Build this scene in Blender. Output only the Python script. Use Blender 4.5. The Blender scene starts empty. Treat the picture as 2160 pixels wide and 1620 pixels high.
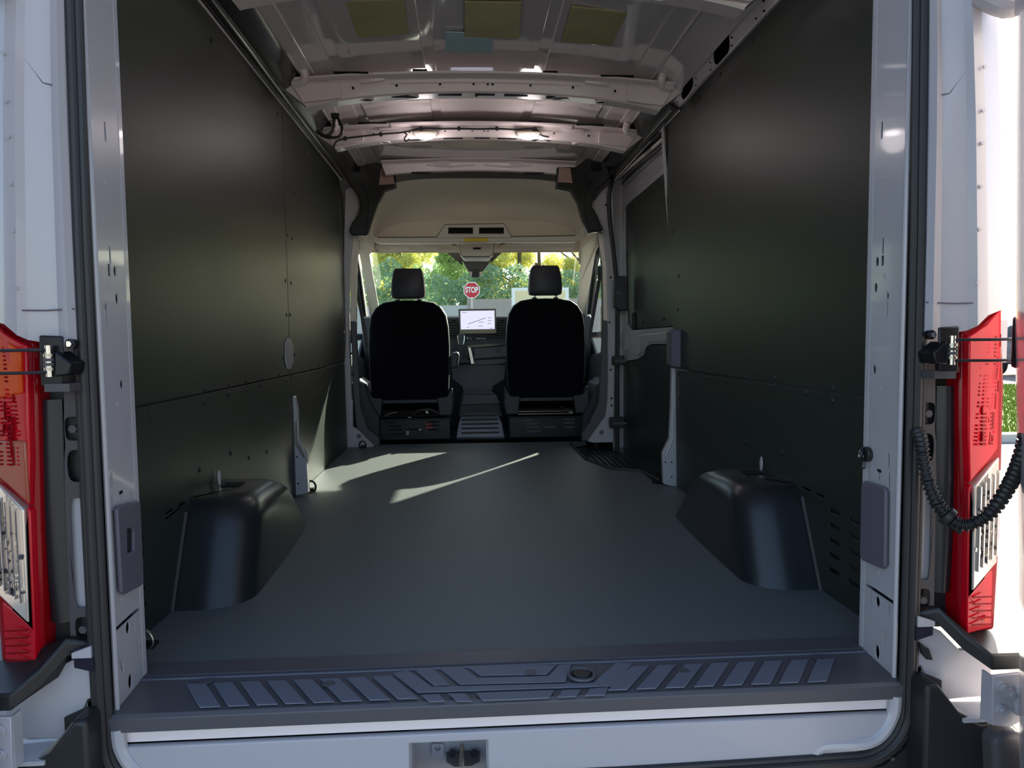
import bpy, bmesh, math, random
from mathutils import Vector, Matrix
from mathutils.geometry import tessellate_polygon
random.seed(7)
PI = math.pi
C = bpy.context.scene.collection
scene = bpy.context.scene

# ------------------------------------------------------------------ camera
F = 1500.0                                   # focal length in pixels of a 2160 wide frame
CL = Vector((-.093, 0, .706))                # camera place; cargo floor is z = 0, van runs along +Y
YAW, PITCH, ROLL = .06243, .0659, math.radians(.6)
_f = Vector((math.sin(YAW)*math.cos(PITCH), math.cos(YAW)*math.cos(PITCH), -math.sin(PITCH)))
_r0 = Vector((math.cos(YAW), -math.sin(YAW), 0)); _u0 = _r0.cross(_f)
_r = _r0*math.cos(ROLL) - _u0*math.sin(ROLL)
_u = _r0*math.sin(ROLL) + _u0*math.cos(ROLL)
cd = bpy.data.cameras.new('camera'); cam = bpy.data.objects.new('camera', cd); C.objects.link(cam)
cd.sensor_width = 36; cd.lens = 36*F/2160; cd.clip_start = .05; cd.clip_end = 2000
cam.matrix_world = Matrix(((_r.x, _u.x, -_f.x, CL.x), (_r.y, _u.y, -_f.y, CL.y), (_r.z, _u.z, -_f.z, CL.z), (0, 0, 0, 1)))
scene.camera = cam

# ------------------------------------------------------------------ light
SUN_AZ, SUN_EL = math.radians(31.5), math.radians(27)     # azimuth to the right of the van's nose
w = bpy.data.worlds.new('sky'); scene.world = w; w.use_nodes = True
wn = w.node_tree.nodes; wl = w.node_tree.links
sky = wn.new('ShaderNodeTexSky'); sky.sky_type = 'NISHITA'; sky.sun_disc = False
sky.sun_elevation = SUN_EL; sky.sun_rotation = SUN_AZ
sky.air_density = 1.0; sky.dust_density = 1.2; sky.ozone_density = 1.0
wn['Background'].inputs['Strength'].default_value = .14
wl.new(sky.outputs[0], wn['Background'].inputs['Color'])
sl = bpy.data.lights.new('sun', 'SUN'); sl.energy = 7; sl.angle = math.radians(.6); sl.color = (1, .92, .78)
so = bpy.data.objects.new('sun', sl); C.objects.link(so)
sd = Vector((math.sin(SUN_AZ)*math.cos(SUN_EL), math.cos(SUN_AZ)*math.cos(SUN_EL), math.sin(SUN_EL)))
so.rotation_euler = sd.to_track_quat('Z', 'Y').to_euler(); so.location = (8, 12, 9)
vs = scene.view_settings
vs.view_transform = 'Standard'; vs.look = 'None'; vs.exposure = 1.55; vs.gamma = 1; vs.use_curve_mapping = False

# ------------------------------------------------------------------ helpers
def px(u, v, X=None, Y=None, Z=None, P=None, N=None):
    """point of the place seen at frame pixel (u, v) on the plane X=, Y=, Z= or (P, N)"""
    d = _f + _r*((u-1080)/F) - _u*((v-810)/F)
    if X is not None: t = (X-CL.x)/d.x
    elif Y is not None: t = (Y-CL.y)/d.y
    elif Z is not None: t = (Z-CL.z)/d.z
    else: t = (Vector(P)-CL).dot(N)/d.dot(N)
    return CL + d*t
def pl(pts, **k): return [px(u, v, **k) for u, v in pts]
V = Vector
MATS = {}
def mat(name, col, rough=.5, metal=0, spec=.5, coat=0, noise=0, nscale=200, bump=0, bscale=400, trans=0, emit=None, est=1, ior=1.45, alpha=1, transluc=0):
    m = bpy.data.materials.new(name); m.use_nodes = True
    n = m.node_tree.nodes; l = m.node_tree.links; b = n['Principled BSDF']
    b.inputs['Base Color'].default_value = (*col, 1); b.inputs['Roughness'].default_value = rough
    b.inputs['Metallic'].default_value = metal; b.inputs['Specular IOR Level'].default_value = spec
    b.inputs['Coat Weight'].default_value = coat; b.inputs['Coat Roughness'].default_value = .05
    b.inputs['Transmission Weight'].default_value = trans; b.inputs['IOR'].default_value = ior
    b.inputs['Alpha'].default_value = alpha
    if emit: b.inputs['Emission Color'].default_value = (*emit, 1); b.inputs['Emission Strength'].default_value = est
    tc = n.new('ShaderNodeTexCoord')
    if noise:
        t = n.new('ShaderNodeTexNoise'); t.inputs['Scale'].default_value = nscale; t.inputs['Detail'].default_value = 4
        l.new(tc.outputs['Object'], t.inputs['Vector'])
        mx = n.new('ShaderNodeMix'); mx.data_type = 'RGBA'
        mx.inputs[6].default_value = (*[c*(1-noise) for c in col], 1); mx.inputs[7].default_value = (*[min(1, c*(1+noise)) for c in col], 1)
        l.new(t.outputs[0], mx.inputs[0]); l.new(mx.outputs[2], b.inputs['Base Color'])
    if bump:
        t = n.new('ShaderNodeTexNoise'); t.inputs['Scale'].default_value = bscale; t.inputs['Detail'].default_value = 3
        l.new(tc.outputs['Object'], t.inputs['Vector'])
        bp = n.new('ShaderNodeBump'); bp.inputs['Strength'].default_value = bump; bp.inputs['Distance'].default_value = .001
        l.new(t.outputs[0], bp.inputs['Height']); l.new(bp.outputs[0], b.inputs['Normal'])
    if transluc:
        tr = n.new('ShaderNodeBsdfTranslucent'); tr.inputs[0].default_value = (*col, 1)
        ms = n.new('ShaderNodeMixShader'); ms.inputs[0].default_value = transluc
        l.new(b.outputs[0], ms.inputs[1]); l.new(tr.outputs[0], ms.inputs[2]); l.new(ms.outputs[0], n['Material Output'].inputs[0])
    MATS[name] = m; return m
white = mat('white_paint', (.43, .41, .435), .25, coat=.3)  # white body paint, darkened to offset the brighter light at the rear
roofw = mat('roof_paint', (.84, .77, .76), .09, coat=.6)  # white paint again, kept lighter to lift the dim roof
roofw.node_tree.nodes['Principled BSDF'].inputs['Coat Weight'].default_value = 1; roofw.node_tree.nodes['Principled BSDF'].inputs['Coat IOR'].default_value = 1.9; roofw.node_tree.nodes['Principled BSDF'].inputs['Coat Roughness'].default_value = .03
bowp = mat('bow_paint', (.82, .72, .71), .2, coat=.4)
liner = mat('black_liner', (.019, .024, .0205), .43, spec=.5, bump=.08, bscale=260)
trimk = mat('black_trim', (.022, .023, .022), .2)
rubber = mat('seal_rubber', (.022, .022, .024), .45)
matfl = mat('floor_mat', (.115, .128, .132), .46, noise=.6, nscale=700, bump=.5, bscale=900)
arch = mat('arch_plastic', (.016, .018, .021), .30)
sillk = mat('sill_plastic', (.085, .082, .092), .42, bump=.1, bscale=700)
padk = mat('sill_pad', (.14, .15, .19), .5)
blackp = mat('black_plastic', (.018, .018, .019), .42)
steelk = mat('black_steel', (.010, .010, .012), .35, metal=.3)
greyc = mat('grey_cover', (.115, .10, .13), .5, bump=.15, bscale=900)
plate_m = mat('grey_plate', (.07, .065, .068), .5)
fabric = mat('seat_fabric', (.0045, .0045, .007), .95, spec=.1)
vinyl = mat('seat_vinyl', (.035, .035, .042), .5)
beige = mat('headliner', (.78, .69, .58), .8, noise=.06, nscale=300)
beigep = mat('beige_plastic', (.74, .68, .58), .5)
dashm = mat('dash_plastic', (.035, .036, .042), .55)
dashg = mat('dash_grey', (.085, .082, .09), .55)
dark = mat('dark_recess', (.004, .004, .005), .8)
indigo = mat('hole_dark', (.008, .005, .02), .8)
chrome = mat('chrome', (.7, .7, .7), .15, metal=1)
steel = mat('zinc_steel', (.42, .40, .36), .3, metal=1)
yellow = mat('mastic_pad', (.50, .46, .22), .55, noise=.25, nscale=9)
cyan = mat('roof_label', (.45, .66, .70), .25)
red = mat('red_lens', (.75, .004, .02), .12, coat=.5, transluc=.35)
redd = mat('red_lens_dark', (.35, .002, .008), .15, transluc=.3)
brownrefl = mat('brown_reflection', (.42, .09, .05), .15, coat=.4, transluc=.2)
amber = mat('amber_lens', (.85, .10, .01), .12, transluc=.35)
clear = mat('clear_lens', (.72, .66, .58), .08, metal=.55)
def glassmat():
    m = bpy.data.materials.new('glass'); m.use_nodes = True; n = m.node_tree.nodes; l = m.node_tree.links; n.remove(n['Principled BSDF'])
    a = n.new('ShaderNodeBsdfTransparent'); a.inputs[0].default_value = (.90, .95, .92, 1)
    b = n.new('ShaderNodeBsdfGlossy'); b.inputs['Roughness'].default_value = .02
    x = n.new('ShaderNodeMixShader'); x.inputs[0].default_value = .05
    l.new(a.outputs[0], x.inputs[1]); l.new(b.outputs[0], x.inputs[2]); l.new(x.outputs[0], n['Material Output'].inputs[0])
    return m
glass = glassmat()
lampm = mat('lamp_lens', (1, 1, 1), .3, emit=(1, .86, .93), est=6)
screen = mat('screen_on', (.05, .05, .06), .2, emit=(.62, .62, .80), est=.42)
screenb = mat('screen_bar', (.12, .10, .05), .15)
redp = mat('red_plastic', (.35, .008, .015), .3)
paper = mat('paper', (.8, .78, .7), .7)
signr = mat('sign_red', (.75, .03, .06), .4, transluc=.3)
signw = mat('sign_white', (.85, .85, .82), .4)
yell = mat('yellow_label', (.75, .55, .01), .5)
foamm = mat('foam_block', (.38, .25, .20), .8, noise=.2, nscale=60)

class MB:
    def __init__(s): s.v = []; s.f = []
    def add(s, vs, fs):
        o = len(s.v); s.v += [V(p) for p in vs]; s.f += [tuple(i+o for i in f) for f in fs]; return s
    def box(s, x0, x1, y0, y1, z0, z1):
        p = [(x, y, z) for x in (x0, x1) for y in (y0, y1) for z in (z0, z1)]
        return s.add(p, [(0, 1, 3, 2), (4, 6, 7, 5), (0, 4, 5, 1), (2, 3, 7, 6), (0, 2, 6, 4), (1, 5, 7, 3)])
    def tube(s, pts, r, seg=10, cap=True, sub=0):
        pts = [V(p) for p in pts]
        if sub: pts = smooth(pts, sub)
        rr = r if callable(r) else (lambda t: r)
        n = len(pts); fr = None; vs = []
        for i, p in enumerate(pts):
            t = (pts[min(i+1, n-1)]-pts[max(i-1, 0)]).normalized()
            if fr is None:
                a = V((0, 0, 1)) if abs(t.z) < .9 else V((1, 0, 0)); fr = t.cross(a).normalized()
            fr = (fr - t*fr.dot(t)).normalized(); b = t.cross(fr); R = rr(i/(n-1))
            vs += [p+(fr*math.cos(2*PI*k/seg)+b*math.sin(2*PI*k/seg))*R for k in range(seg)]
        fs = [(i*seg+k, i*seg+(k+1) % seg, (i+1)*seg+(k+1) % seg, (i+1)*seg+k) for i in range(n-1) for k in range(seg)]
        if cap: fs += [tuple(range(seg)), tuple(range((n-1)*seg, n*seg))]
        return s.add(vs, fs)
    def cyl(s, a, b, r, seg=14, r2=None):
        return s.tube([a, b], (lambda t: r+( (r if r2 is None else r2)-r)*t), seg)
    def plate(s, outer, d, holes=()):
        """flat outline with holes, thickened by vector d"""
        loops = [list(map(V, outer))]+[list(map(V, h)) for h in holes]; d = V(d)
        flat = [p for L in loops for p in L]; n = len(flat)
        if len(loops) > 1:
            tr = [t for t in tessellate_polygon(loops)]; fs = [tuple(t) for t in tr]+[tuple(i+n for i in reversed(t)) for t in tr]
        else: fs = [tuple(range(n)), tuple(range(2*n-1, n-1, -1))]
        o = 0
        for L in loops:
            m = len(L)
            fs += [(o+i, o+(i+1) % m, o+(i+1) % m+n, o+i+n) for i in range(m)]; o += m
        return s.add(flat+[p+d for p in flat], fs)
    def grid(s, fn, nu, nv, th=None):
        vs = [V(fn(i/nu, j/nv)) for i in range(nu+1) for j in range(nv+1)]; w_ = nv+1
        fs = [(i*w_+j, (i+1)*w_+j, (i+1)*w_+j+1, i*w_+j+1) for i in range(nu) for j in range(nv)]
        if th:
            th = V(th); n = len(vs); vs += [p+th for p in vs]; fs += [tuple(q+n for q in reversed(f)) for f in fs]
            e = [i*w_ for i in range(nu+1)]+[nu*w_+j for j in range(1, w_)]+[i*w_+nv for i in range(nu-1, -1, -1)]+[j for j in range(nv-1, 0, -1)]
            fs += [(e[i], e[(i+1) % len(e)], e[(i+1) % len(e)]+n, e[i]+n) for i in range(len(e))]
        return s.add(vs, fs)
    def loft(s, rings, cap=True):
        m = len(rings[0]); vs = [p for R in rings for p in R]
        fs = [(i*m+k, i*m+(k+1) % m, (i+1)*m+(k+1) % m, (i+1)*m+k) for i in range(len(rings)-1) for k in range(m)]
        if cap: fs += [tuple(range(m)), tuple(range((len(rings)-1)*m, len(rings)*m))]
        return s.add(vs, fs)
    def build(s, name, m, parent=None, bevel=0, seg=2, ang=35, **k):
        me = bpy.data.meshes.new(name); me.from_pydata([tuple(p) for p in s.v], [], s.f)
        bm = bmesh.new(); bm.from_mesh(me); bmesh.ops.remove_doubles(bm, verts=bm.verts, dist=1e-5)
        bmesh.ops.recalc_face_normals(bm, faces=bm.faces); bm.to_mesh(me); bm.free()
        for p in me.polygons: p.use_smooth = True
        me.set_sharp_from_angle(angle=math.radians(ang)); me.materials.append(m)
        o = bpy.data.objects.new(name, me); C.objects.link(o)
        if bevel:
            b = o.modifiers.new('bevel', 'BEVEL'); b.width = bevel; b.segments = seg; b.limit_method = 'ANGLE'; b.angle_limit = math.radians(40)
        if parent is not None: adopt(o, parent)
        tag(o, **k); return o
def adopt(o, p):
    o.parent = p; o.matrix_parent_inverse = world(p).inverted()
def world(o):
    m = Matrix.LocRotScale(o.location, o.rotation_euler, o.scale)
    return world(o.parent) @ o.matrix_parent_inverse @ m if o.parent else m
def tag(o, label=None, cat=None, group=None, kind=None):
    if label: o['label'] = label
    if cat: o['category'] = cat
    if group: o['group'] = group
    if kind: o['kind'] = kind
    return o
def thing(name, loc, label=None, cat=None, group=None, kind=None):
    o = bpy.data.objects.new(name, None); o.empty_display_size = .05; C.objects.link(o); o.location = loc
    return tag(o, label, cat, group, kind)
def smooth(pts, n):
    out = []; P_ = [pts[0]]+list(pts)+[pts[-1]]
    for i in range(1, len(P_)-2):
        a, b, c, d = P_[i-1:i+3]
        for k in range(n):
            t = k/n; out.append(.5*((2*b)+(c-a)*t+(2*a-5*b+4*c-d)*t*t+(3*b-a-3*c+d)*t**3))
    return out+[pts[-1]]
def oval(c, a, b, ra, rb, n=14, p=2):
    """outline round centre c along unit vectors a and b"""
    c, a, b = V(c), V(a), V(b); out = []
    for k in range(n):
        t = 2*PI*k/n; x, y = math.cos(t), math.sin(t)
        out.append(c+a*ra*math.copysign(abs(x)**(2/p), x)+b*rb*math.copysign(abs(y)**(2/p), y))
    return out
def copies(o, moves, parent):
    for mv in moves:
        c = o.copy(); C.objects.link(c); c.location = o.location+V(mv); c.parent = parent; c.matrix_parent_inverse = o.matrix_parent_inverse.copy()
def text_mesh(name, body, size, m, parent, mw, ext=.0004, bold=0, **k):
    cu = bpy.data.curves.new(name, 'FONT'); cu.body = body; cu.size = size; cu.align_x = 'CENTER'; cu.align_y = 'CENTER'; cu.extrude = ext; cu.offset = bold
    t = bpy.data.objects.new('tmp', cu); C.objects.link(t); bpy.context.view_layer.update()
    me = bpy.data.meshes.new_from_object(t.evaluated_get(bpy.context.evaluated_depsgraph_get()))
    bpy.data.objects.remove(t); me.transform(mw); me.materials.clear(); me.materials.append(m)
    o = bpy.data.objects.new(name, me); C.objects.link(o)
    if parent is not None: adopt(o, parent)
    return tag(o, **k)
X1, Y1, Z1 = V((1, 0, 0)), V((0, 1, 0)), V((0, 0, 1))

# ------------------------------------------------------------------ ground and outdoors
GZ = -.70
asph = mat('asphalt', (.25, .225, .205), .9, noise=.25, nscale=60, bump=.6, bscale=150)
MB().box(-60, 60, -40, 60, GZ-.2, GZ).build('ground', asph, kind='structure', label='grey asphalt parking lot around the van')
grassm = mat('grass', (.17, .24, .03), .95, noise=.45, nscale=25)
g = MB(); rg = random.Random(3)
g.box(5.6, 24, 8.8, 17.5, GZ, GZ+.05)
for i in range(30000):
    x, y = rg.uniform(5.65, 14.5), rg.uniform(8.85, 17.4); h = rg.uniform(.03, .09); a = rg.uniform(0, PI); dx, dy = math.cos(a)*.012, math.sin(a)*.012
    g.add([(x-dx, y-dy, GZ+.05), (x+dx, y+dy, GZ+.05), (x+rg.uniform(-.03, .03), y+rg.uniform(-.03, .03), GZ+.05+h)], [(0, 1, 2)])
g.build('grass', grassm, kind='stuff', label='sunlit green grass strip beside the parking lot', cat='grass')
conc = mat('kerb_concrete', (.55, .52, .46), .9)
MB().box(5.4, 24, 8.6, 8.8, GZ, GZ+.1).build('kerb', conc, kind='structure')

# fence of panels behind the stop sign
fencem = mat('fence_board', (.50, .40, .34), .8, noise=.1, nscale=4); fencel = mat('fence_grey', (.62, .57, .52), .8)
fen = thing('fence', (0, 42, GZ), 'long brown-grey panel fence in front of the trees', 'fence')
for i in range(16):
    x = -24+i*3.0
    MB().box(x+.06, x+2.94, 42, 42.06, GZ, GZ+3.3+(.35 if i > 7 else 0)).build('fence_panel', fencem if i > 7 else fencel, fen)
    MB().box(x-.06, x+.06, 41.95, 42.1, GZ, GZ+3.7).build('fence_post', fencem, fen)
bld = thing('building', (-20, 74, GZ), 'grey flat-roofed building far off behind the left seat', 'building')
MB().box(-30, -11, 74, 80, GZ, GZ+8.6).build('wall', fencel, bld)
MB().box(-30.2, -10.8, 73.8, 80, GZ+8.6, GZ+9).build('roof', fencem, bld)
for i in range(4): MB().box(-28+i*4, -26+i*4, 73.9, 74.02, GZ+5, GZ+7).build('window', dark, bld)

def leafmat(n, col):
    m = mat(n, col, .6, noise=.5, nscale=1.3, transluc=.5); return m
leafs = [leafmat('leaf_green', (.55, .72, .36)), leafmat('leaf_yellow', (.92, .90, .30)), leafmat('leaf_orange', (.92, .62, .22)), leafmat('leaf_dark', (.40, .56, .36))]
bark = mat('bark', (.12, .09, .07), .9)
def tree(x, y, h, r, m, label, n, seed, h0=.22):
    R_ = random.Random(seed); t = thing('tree', (x, y, GZ), label, 'tree', 'trees beyond the fence')
    tk = MB(); tk.tube([(x, y, GZ), (x+.1, y, GZ+h*.4), (x-.1, y, GZ+h*.9)], lambda q: .28*(1-q*.8), 8)
    for k in range(9):
        a = R_.uniform(0, 2*PI); z = GZ+h*R_.uniform(.3, .75)
        tk.tube([(x, y, z), (x+math.cos(a)*r*.7, y+math.sin(a)*r*.7, z+r*.5)], lambda q: .1*(1-q*.8), 5)
    tk.build('trunk', bark, t)
    f = MB(); blobs = []
    for k in range(26):
        zz = R_.uniform(h0, 1); rr = r*(1-abs(zz-.5)*1.1)*R_.uniform(.3, 1); a = R_.uniform(0, 2*PI)
        blobs.append((x+math.cos(a)*rr, y+math.sin(a)*rr*.8, GZ+h*zz, R_.uniform(.6, 1.3)*r*.33))
    for k in range(n):
        bx, by, bz, br = R_.choice(blobs)
        d = V((R_.gauss(0, 1), R_.gauss(0, 1), R_.gauss(0, .8))).normalized()*br*R_.uniform(.5, 1.05)
        p = V((bx, by, bz))+d; a = V((R_.gauss(0, 1), R_.gauss(0, 1), R_.gauss(0, 1))).normalized(); b = a.orthogonal().normalized(); sz = R_.uniform(.08, .17)
        f.add([p-a*sz, p+b*sz*.6, p+a*sz, p-b*sz*.6], [(0, 1, 2, 3)])
    me = bpy.data.meshes.new('foliage'); me.from_pydata([tuple(p) for p in f.v], [], f.f); me.materials.append(m)
    o = bpy.data.objects.new('foliage', me); C.objects.link(o); adopt(o, t); o['kind'] = 'stuff'
TG = ['tall blue-green tree beyond the fence', 'yellow-green autumn tree beyond the fence', 'orange autumn tree beyond the fence', 'dark green tree beyond the fence']
spec = [(-13.5, 56, 12, 3.2, 0), (-9.6, 50, 9.5, 2.8, 1), (-6.6, 57, 13.5, 2.8, 0), (-4.2, 47, 10.5, 2.4, 1), (-1.2, 52, 8.6, 2.6, 0), (1.0, 48, 7.6, 2.2, 0), (3.4, 47, 10.5, 2.5, 1), (5.4, 54, 13, 2.6, 1),
        (7.6, 48, 11.5, 2.7, 1), (10.4, 50, 12.5, 2.9, 2), (14, 53, 11, 3.2, 2), (18, 45, 11, 3.3, 1), (-18, 48, 11, 3.4, 1), (-23, 50, 12, 4, 0), (-28, 46, 11, 4, 3)]
for i, (x, y, h, r, k) in enumerate(spec):
    lb = ['', ''][0]
    pos = ['behind the left door glass, farthest left', 'left of the left headrest', 'behind the left headrest', 'just left of the stop sign, pale', 'just left of the stop sign', 'directly over the stop sign', 'right of the stop sign', 'between stop sign and right headrest', 'left of the right headrest', 'above the right headrest', 'right of the right headrest', 'behind the right door glass', 'seen past the left pillar', 'in the left door glass', 'leftmost in the left door glass'][i]
    tree(x, y, h, r, leafs[k], ['tall blue-green', 'yellow-green autumn', 'orange autumn', 'dark green'][k]+' tree '+pos, 15000 if abs(x) < 15 else 6000, i+11)
hedge = MB(); R_ = random.Random(5)
for k in range(26000):
    x = R_.uniform(-16, 18); p = V((x, 44.5+R_.uniform(0, 1.2), GZ+R_.uniform(0, 5.6+math.sin(x*.9)*.5+math.sin(x*2.3)*.3))); a = V((R_.gauss(0, 1), R_.gauss(0, 1), R_.gauss(0, 1))).normalized(); b = a.orthogonal().normalized(); sz = R_.uniform(.1, .2)
    hedge.add([p-a*sz, p+b*sz*.6, p+a*sz, p-b*sz*.6], [(0, 1, 2, 3)])
me = bpy.data.meshes.new('hedge'); me.from_pydata([tuple(p) for p in hedge.v], [], hedge.f); me.materials.append(leafs[3])
o = bpy.data.objects.new('hedge', me); C.objects.link(o); tag(o, 'dense dark green hedge rising behind the fence', 'hedge', kind='stuff')

# stop sign
SY = 33; sc = px(995, 612, Y=SY); st = thing('stop_sign', (sc.x, SY, GZ), 'red octagonal stop sign on a metal post beyond the windshield', 'sign')
def octo(r, y): return [V((sc.x+r*math.cos(PI/8+k*PI/4), y, sc.z+r*math.sin(PI/8+k*PI/4))) for k in range(8)]
MB().plate(octo(.405, SY), (0, .01, 0)).build('sign_border', signw, st)
MB().plate(octo(.36, SY-.008), (0, .007, 0)).build('sign_face', signr, st)
text_mesh('lettering', 'STOP', .36, signw, st, Matrix.Translation((sc.x, SY-.02, sc.z)) @ Matrix.Rotation(PI/2, 4, 'X') @ Matrix.Diagonal((.68, 1, 1, 1)), .002, .012)
MB().box(sc.x-.05, sc.x+.05, SY+.02, SY+.07, GZ, sc.z+.3).build('post', fencel, st)
# white framed board
b0 = px(1083, 614, Y=20); b1 = px(1196, 676, Y=20)
sb = thing('notice_board', (b0.x, 20, GZ), 'white-framed cream notice board outside behind the right headrest', 'board')
MB().box(b0.x, b1.x, 20, 20.05, b1.z, b0.z).build('board', mat('cream', (.80, .68, .42), .7), sb)
for a in ((b0.x-.05, b1.x+.05, b0.z, b0.z+.09), (b0.x-.05, b1.x+.05, b1.z-.09, b1.z), (b0.x-.05, b0.x+.05, b1.z, b0.z), (b1.x-.05, b1.x+.05, b1.z, b0.z)):
    MB().box(a[0], a[1], 19.97, 20.08, a[2], a[3]).build('frame', signw, sb)
for x in (b0.x+.1, b1.x-.1): MB().box(x-.04, x+.04, 20.02, 20.08, GZ, b1.z).build('leg', plate_m, sb)

# cars outside
carglass = mat('car_glass', (.05, .07, .08), .05, coat=.5); tyre = mat('tyre', (.02, .02, .02), .8)
def car(x, y, rot, colr, label, big=1.0):
    m = mat('car_paint', colr, .2, coat=.8); c = thing('car', (x, y, GZ), label, 'car', 'cars parked outside')
    prof = [(-2.2, .35), (-2.25, .75), (-1.6, .95), (-.9, 1.42), (.9, 1.48), (1.7, 1.0), (2.2, .85), (2.25, .35)]
    T_ = Matrix.Translation((x, y, GZ)) @ Matrix.Rotation(rot, 4, 'Z') @ Matrix.Scale(big, 4)
    def tr(P_): return [T_ @ V(p) for p in P_]
    MB().plate(tr([(a, -.9, b) for a, b in prof]), (T_.to_3x3() @ V((0, 1.8, 0)))).build('body', m, c, bevel=.08, seg=3)
    for sgn in (-1, 1):
        MB().plate(tr([(-1.35, sgn*.905, 1.0), (-.8, sgn*.905, 1.36), (.8, sgn*.905, 1.4), (1.35, sgn*.905, 1.02)]), T_.to_3x3() @ V((0, sgn*.012, 0))).build('side_window', carglass, c)
        for wx in (-1.4, 1.4):
            a = T_ @ V((wx, sgn*.7, .33)); b = T_ @ V((wx, sgn*.93, .33))
            wh = MB().cyl(a, b, .33*big, 20).build('wheel', tyre, c); MB().cyl(b, T_ @ V((wx, sgn*.945, .33)), .22*big, 16).build('rim', chrome, wh)
    for q in ([(-1.62, .98), (-.98, 1.4)], [(1.64, 1.03), (1.0, 1.45)]):
        (a, b), (a2, b2) = q; s_ = -1 if a < 0 else 1
        MB().plate(tr([(a+s_*.02, -.75, b), (a2+s_*.02, -.68, b2), (a2+s_*.02, .68, b2), (a+s_*.02, .75, b)]), T_.to_3x3() @ V((s_*.01, 0, .012))).build('windscreen', carglass, c)
    MB().plate(tr([(2.24, -.7, .6), (2.24, .7, .6), (2.22, .7, .78), (2.22, -.7, .78)]), T_.to_3x3() @ V((.03, 0, 0))).build('lamp_bar', chrome, c)
car(1.0, 17.5, PI/2+.15, (.45, .5, .55), 'silver car seen through the windshield right of the screen', 1.0)
car(-8.2, 24, .2, (.6, .65, .7), 'white car seen through the left front door glass')
car(8.8, 25, -.2, (.6, .6, .65), 'pale car seen through the right front door glass')
car(18.0, 20.5, 1.75, (.05, .06, .08), 'dark car in the gap beside the right rear door', 1.1)

# ------------------------------------------------------------------ floor
fl = MB(); fl.plate([(-.885, 1.5, 0), (.885, 1.5, 0), (.885, 3.27, 0), (.80, 3.30, 0), (.80, 3.62, 0), (.66, 3.68, 0), (.57, 4.0, 0), (.57, 4.62, 0), (.70, 4.72, 0), (-.74, 4.75, 0), (-.90, 4.62, 0)], (0, 0, -.03))
floor = fl.build('floor', matfl, kind='structure', label='dark rubber floor mat of the cargo bay')
MB().plate([(.57, 4.62, -.03), (.57, 4.0, -.03), (.66, 3.68, -.03), (.80, 3.62, -.03), (.80, 3.3, -.03), (.97, 3.3, -.03), (.97, 4.62, -.03)], (0, 0, -.03)).build('step_well', trimk, floor)
for i in range(7):
    x = .66+i*.032; MB().box(x, x+.012, 3.8, 4.45, -.03, -.024).build('step_rib', rubber, floor)
MB().tube([(.575, 4.62, .004), (.575, 4.0, .004), (.665, 3.685, .004), (.80, 3.62, .004), (.83, 3.35, .004)], .007, 8).build('step_edge', rubber, floor)
MB().box(-1.0, 1.0, 1.5, 6.6, -.3, -.062).build('underfloor', dark, floor)
MB().box(-.9, .9, 4.7, 6.5, -.25, -.2).build('cab_floor', dashm, floor)

# ------------------------------------------------------------------ ceiling
def skin(x):
    z = 1.845-.055*(x/.8)**2
    for c in (.23, .60):
        if abs(abs(x)-c) < .021: z += .007
    return z
ce = MB(); xs = sorted(set([-.82+i*.0547 for i in range(31)]+[s*(c+d) for s in (-1, 1) for c in (.23, .60) for d in (-.024, -.0205, .0205, .024)]))
ys = [1.45, 2.3, 3.0, 3.7, 4.7]
ce.add([(x, y, skin(x)+.0) for y in ys for x in xs], [(j*len(xs)+i, j*len(xs)+i+1, (j+1)*len(xs)+i+1, (j+1)*len(xs)+i) for j in range(len(ys)-1) for i in range(len(xs)-1)])
ceiling = ce.build('ceiling', roofw, ang=12, kind='structure', label='glossy painted roof skin with pressed ribs')
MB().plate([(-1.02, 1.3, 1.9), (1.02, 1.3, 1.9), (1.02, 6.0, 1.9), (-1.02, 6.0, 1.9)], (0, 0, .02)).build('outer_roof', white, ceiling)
for x in (-.72, .72):   # roof side gutters
    MB().grid(lambda a, b: (x*(1+.15*b), 1.5+3.1*a, skin(x)-.001-.035*b-.02*b*b), 4, 6).build('roof_edge', roofw, ceiling)
    MB().tube([(x*.985, 1.55, skin(x)-.002), (x*.985, 4.55, skin(x)-.002)], .0045, 6).build('roof_edge_bead', bowp, ceiling)
def bow(Y, zt, zb, mt, w_=.84, dt=.035, db=.058, depth=.09, name='roof_bow', k=None):
    n = 36
    def sec(x):
        q = (x/.78)**2; t = zt-dt*q; b = zb-db*q
        wob = .004 if abs(abs(x)-.23) < .04 else 0
        y = Y; xl = x*(1-.11*max(0, (abs(x)-.5)/.34))
        return [V((x, y-.045, t+.012)), V((x, y-.042, t+.006)), V((x, y-.008, t+.001+wob)), V((x, y, t-.006)), V((xl, y+.010, b+.006)), V((xl, y+.018, b)), V((xl, y+depth, b+.004)), V((x, y+depth, t+.03))]
    o = MB().loft([sec(-w_+2*w_*i/n) for i in range(n+1)]).build(name, mt, ceiling, ang=25, label=k)
    return o
bows = [(2.125, 1.80, 1.74), (3.06, 1.792, 1.735), (3.72, 1.785, 1.735)]
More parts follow.
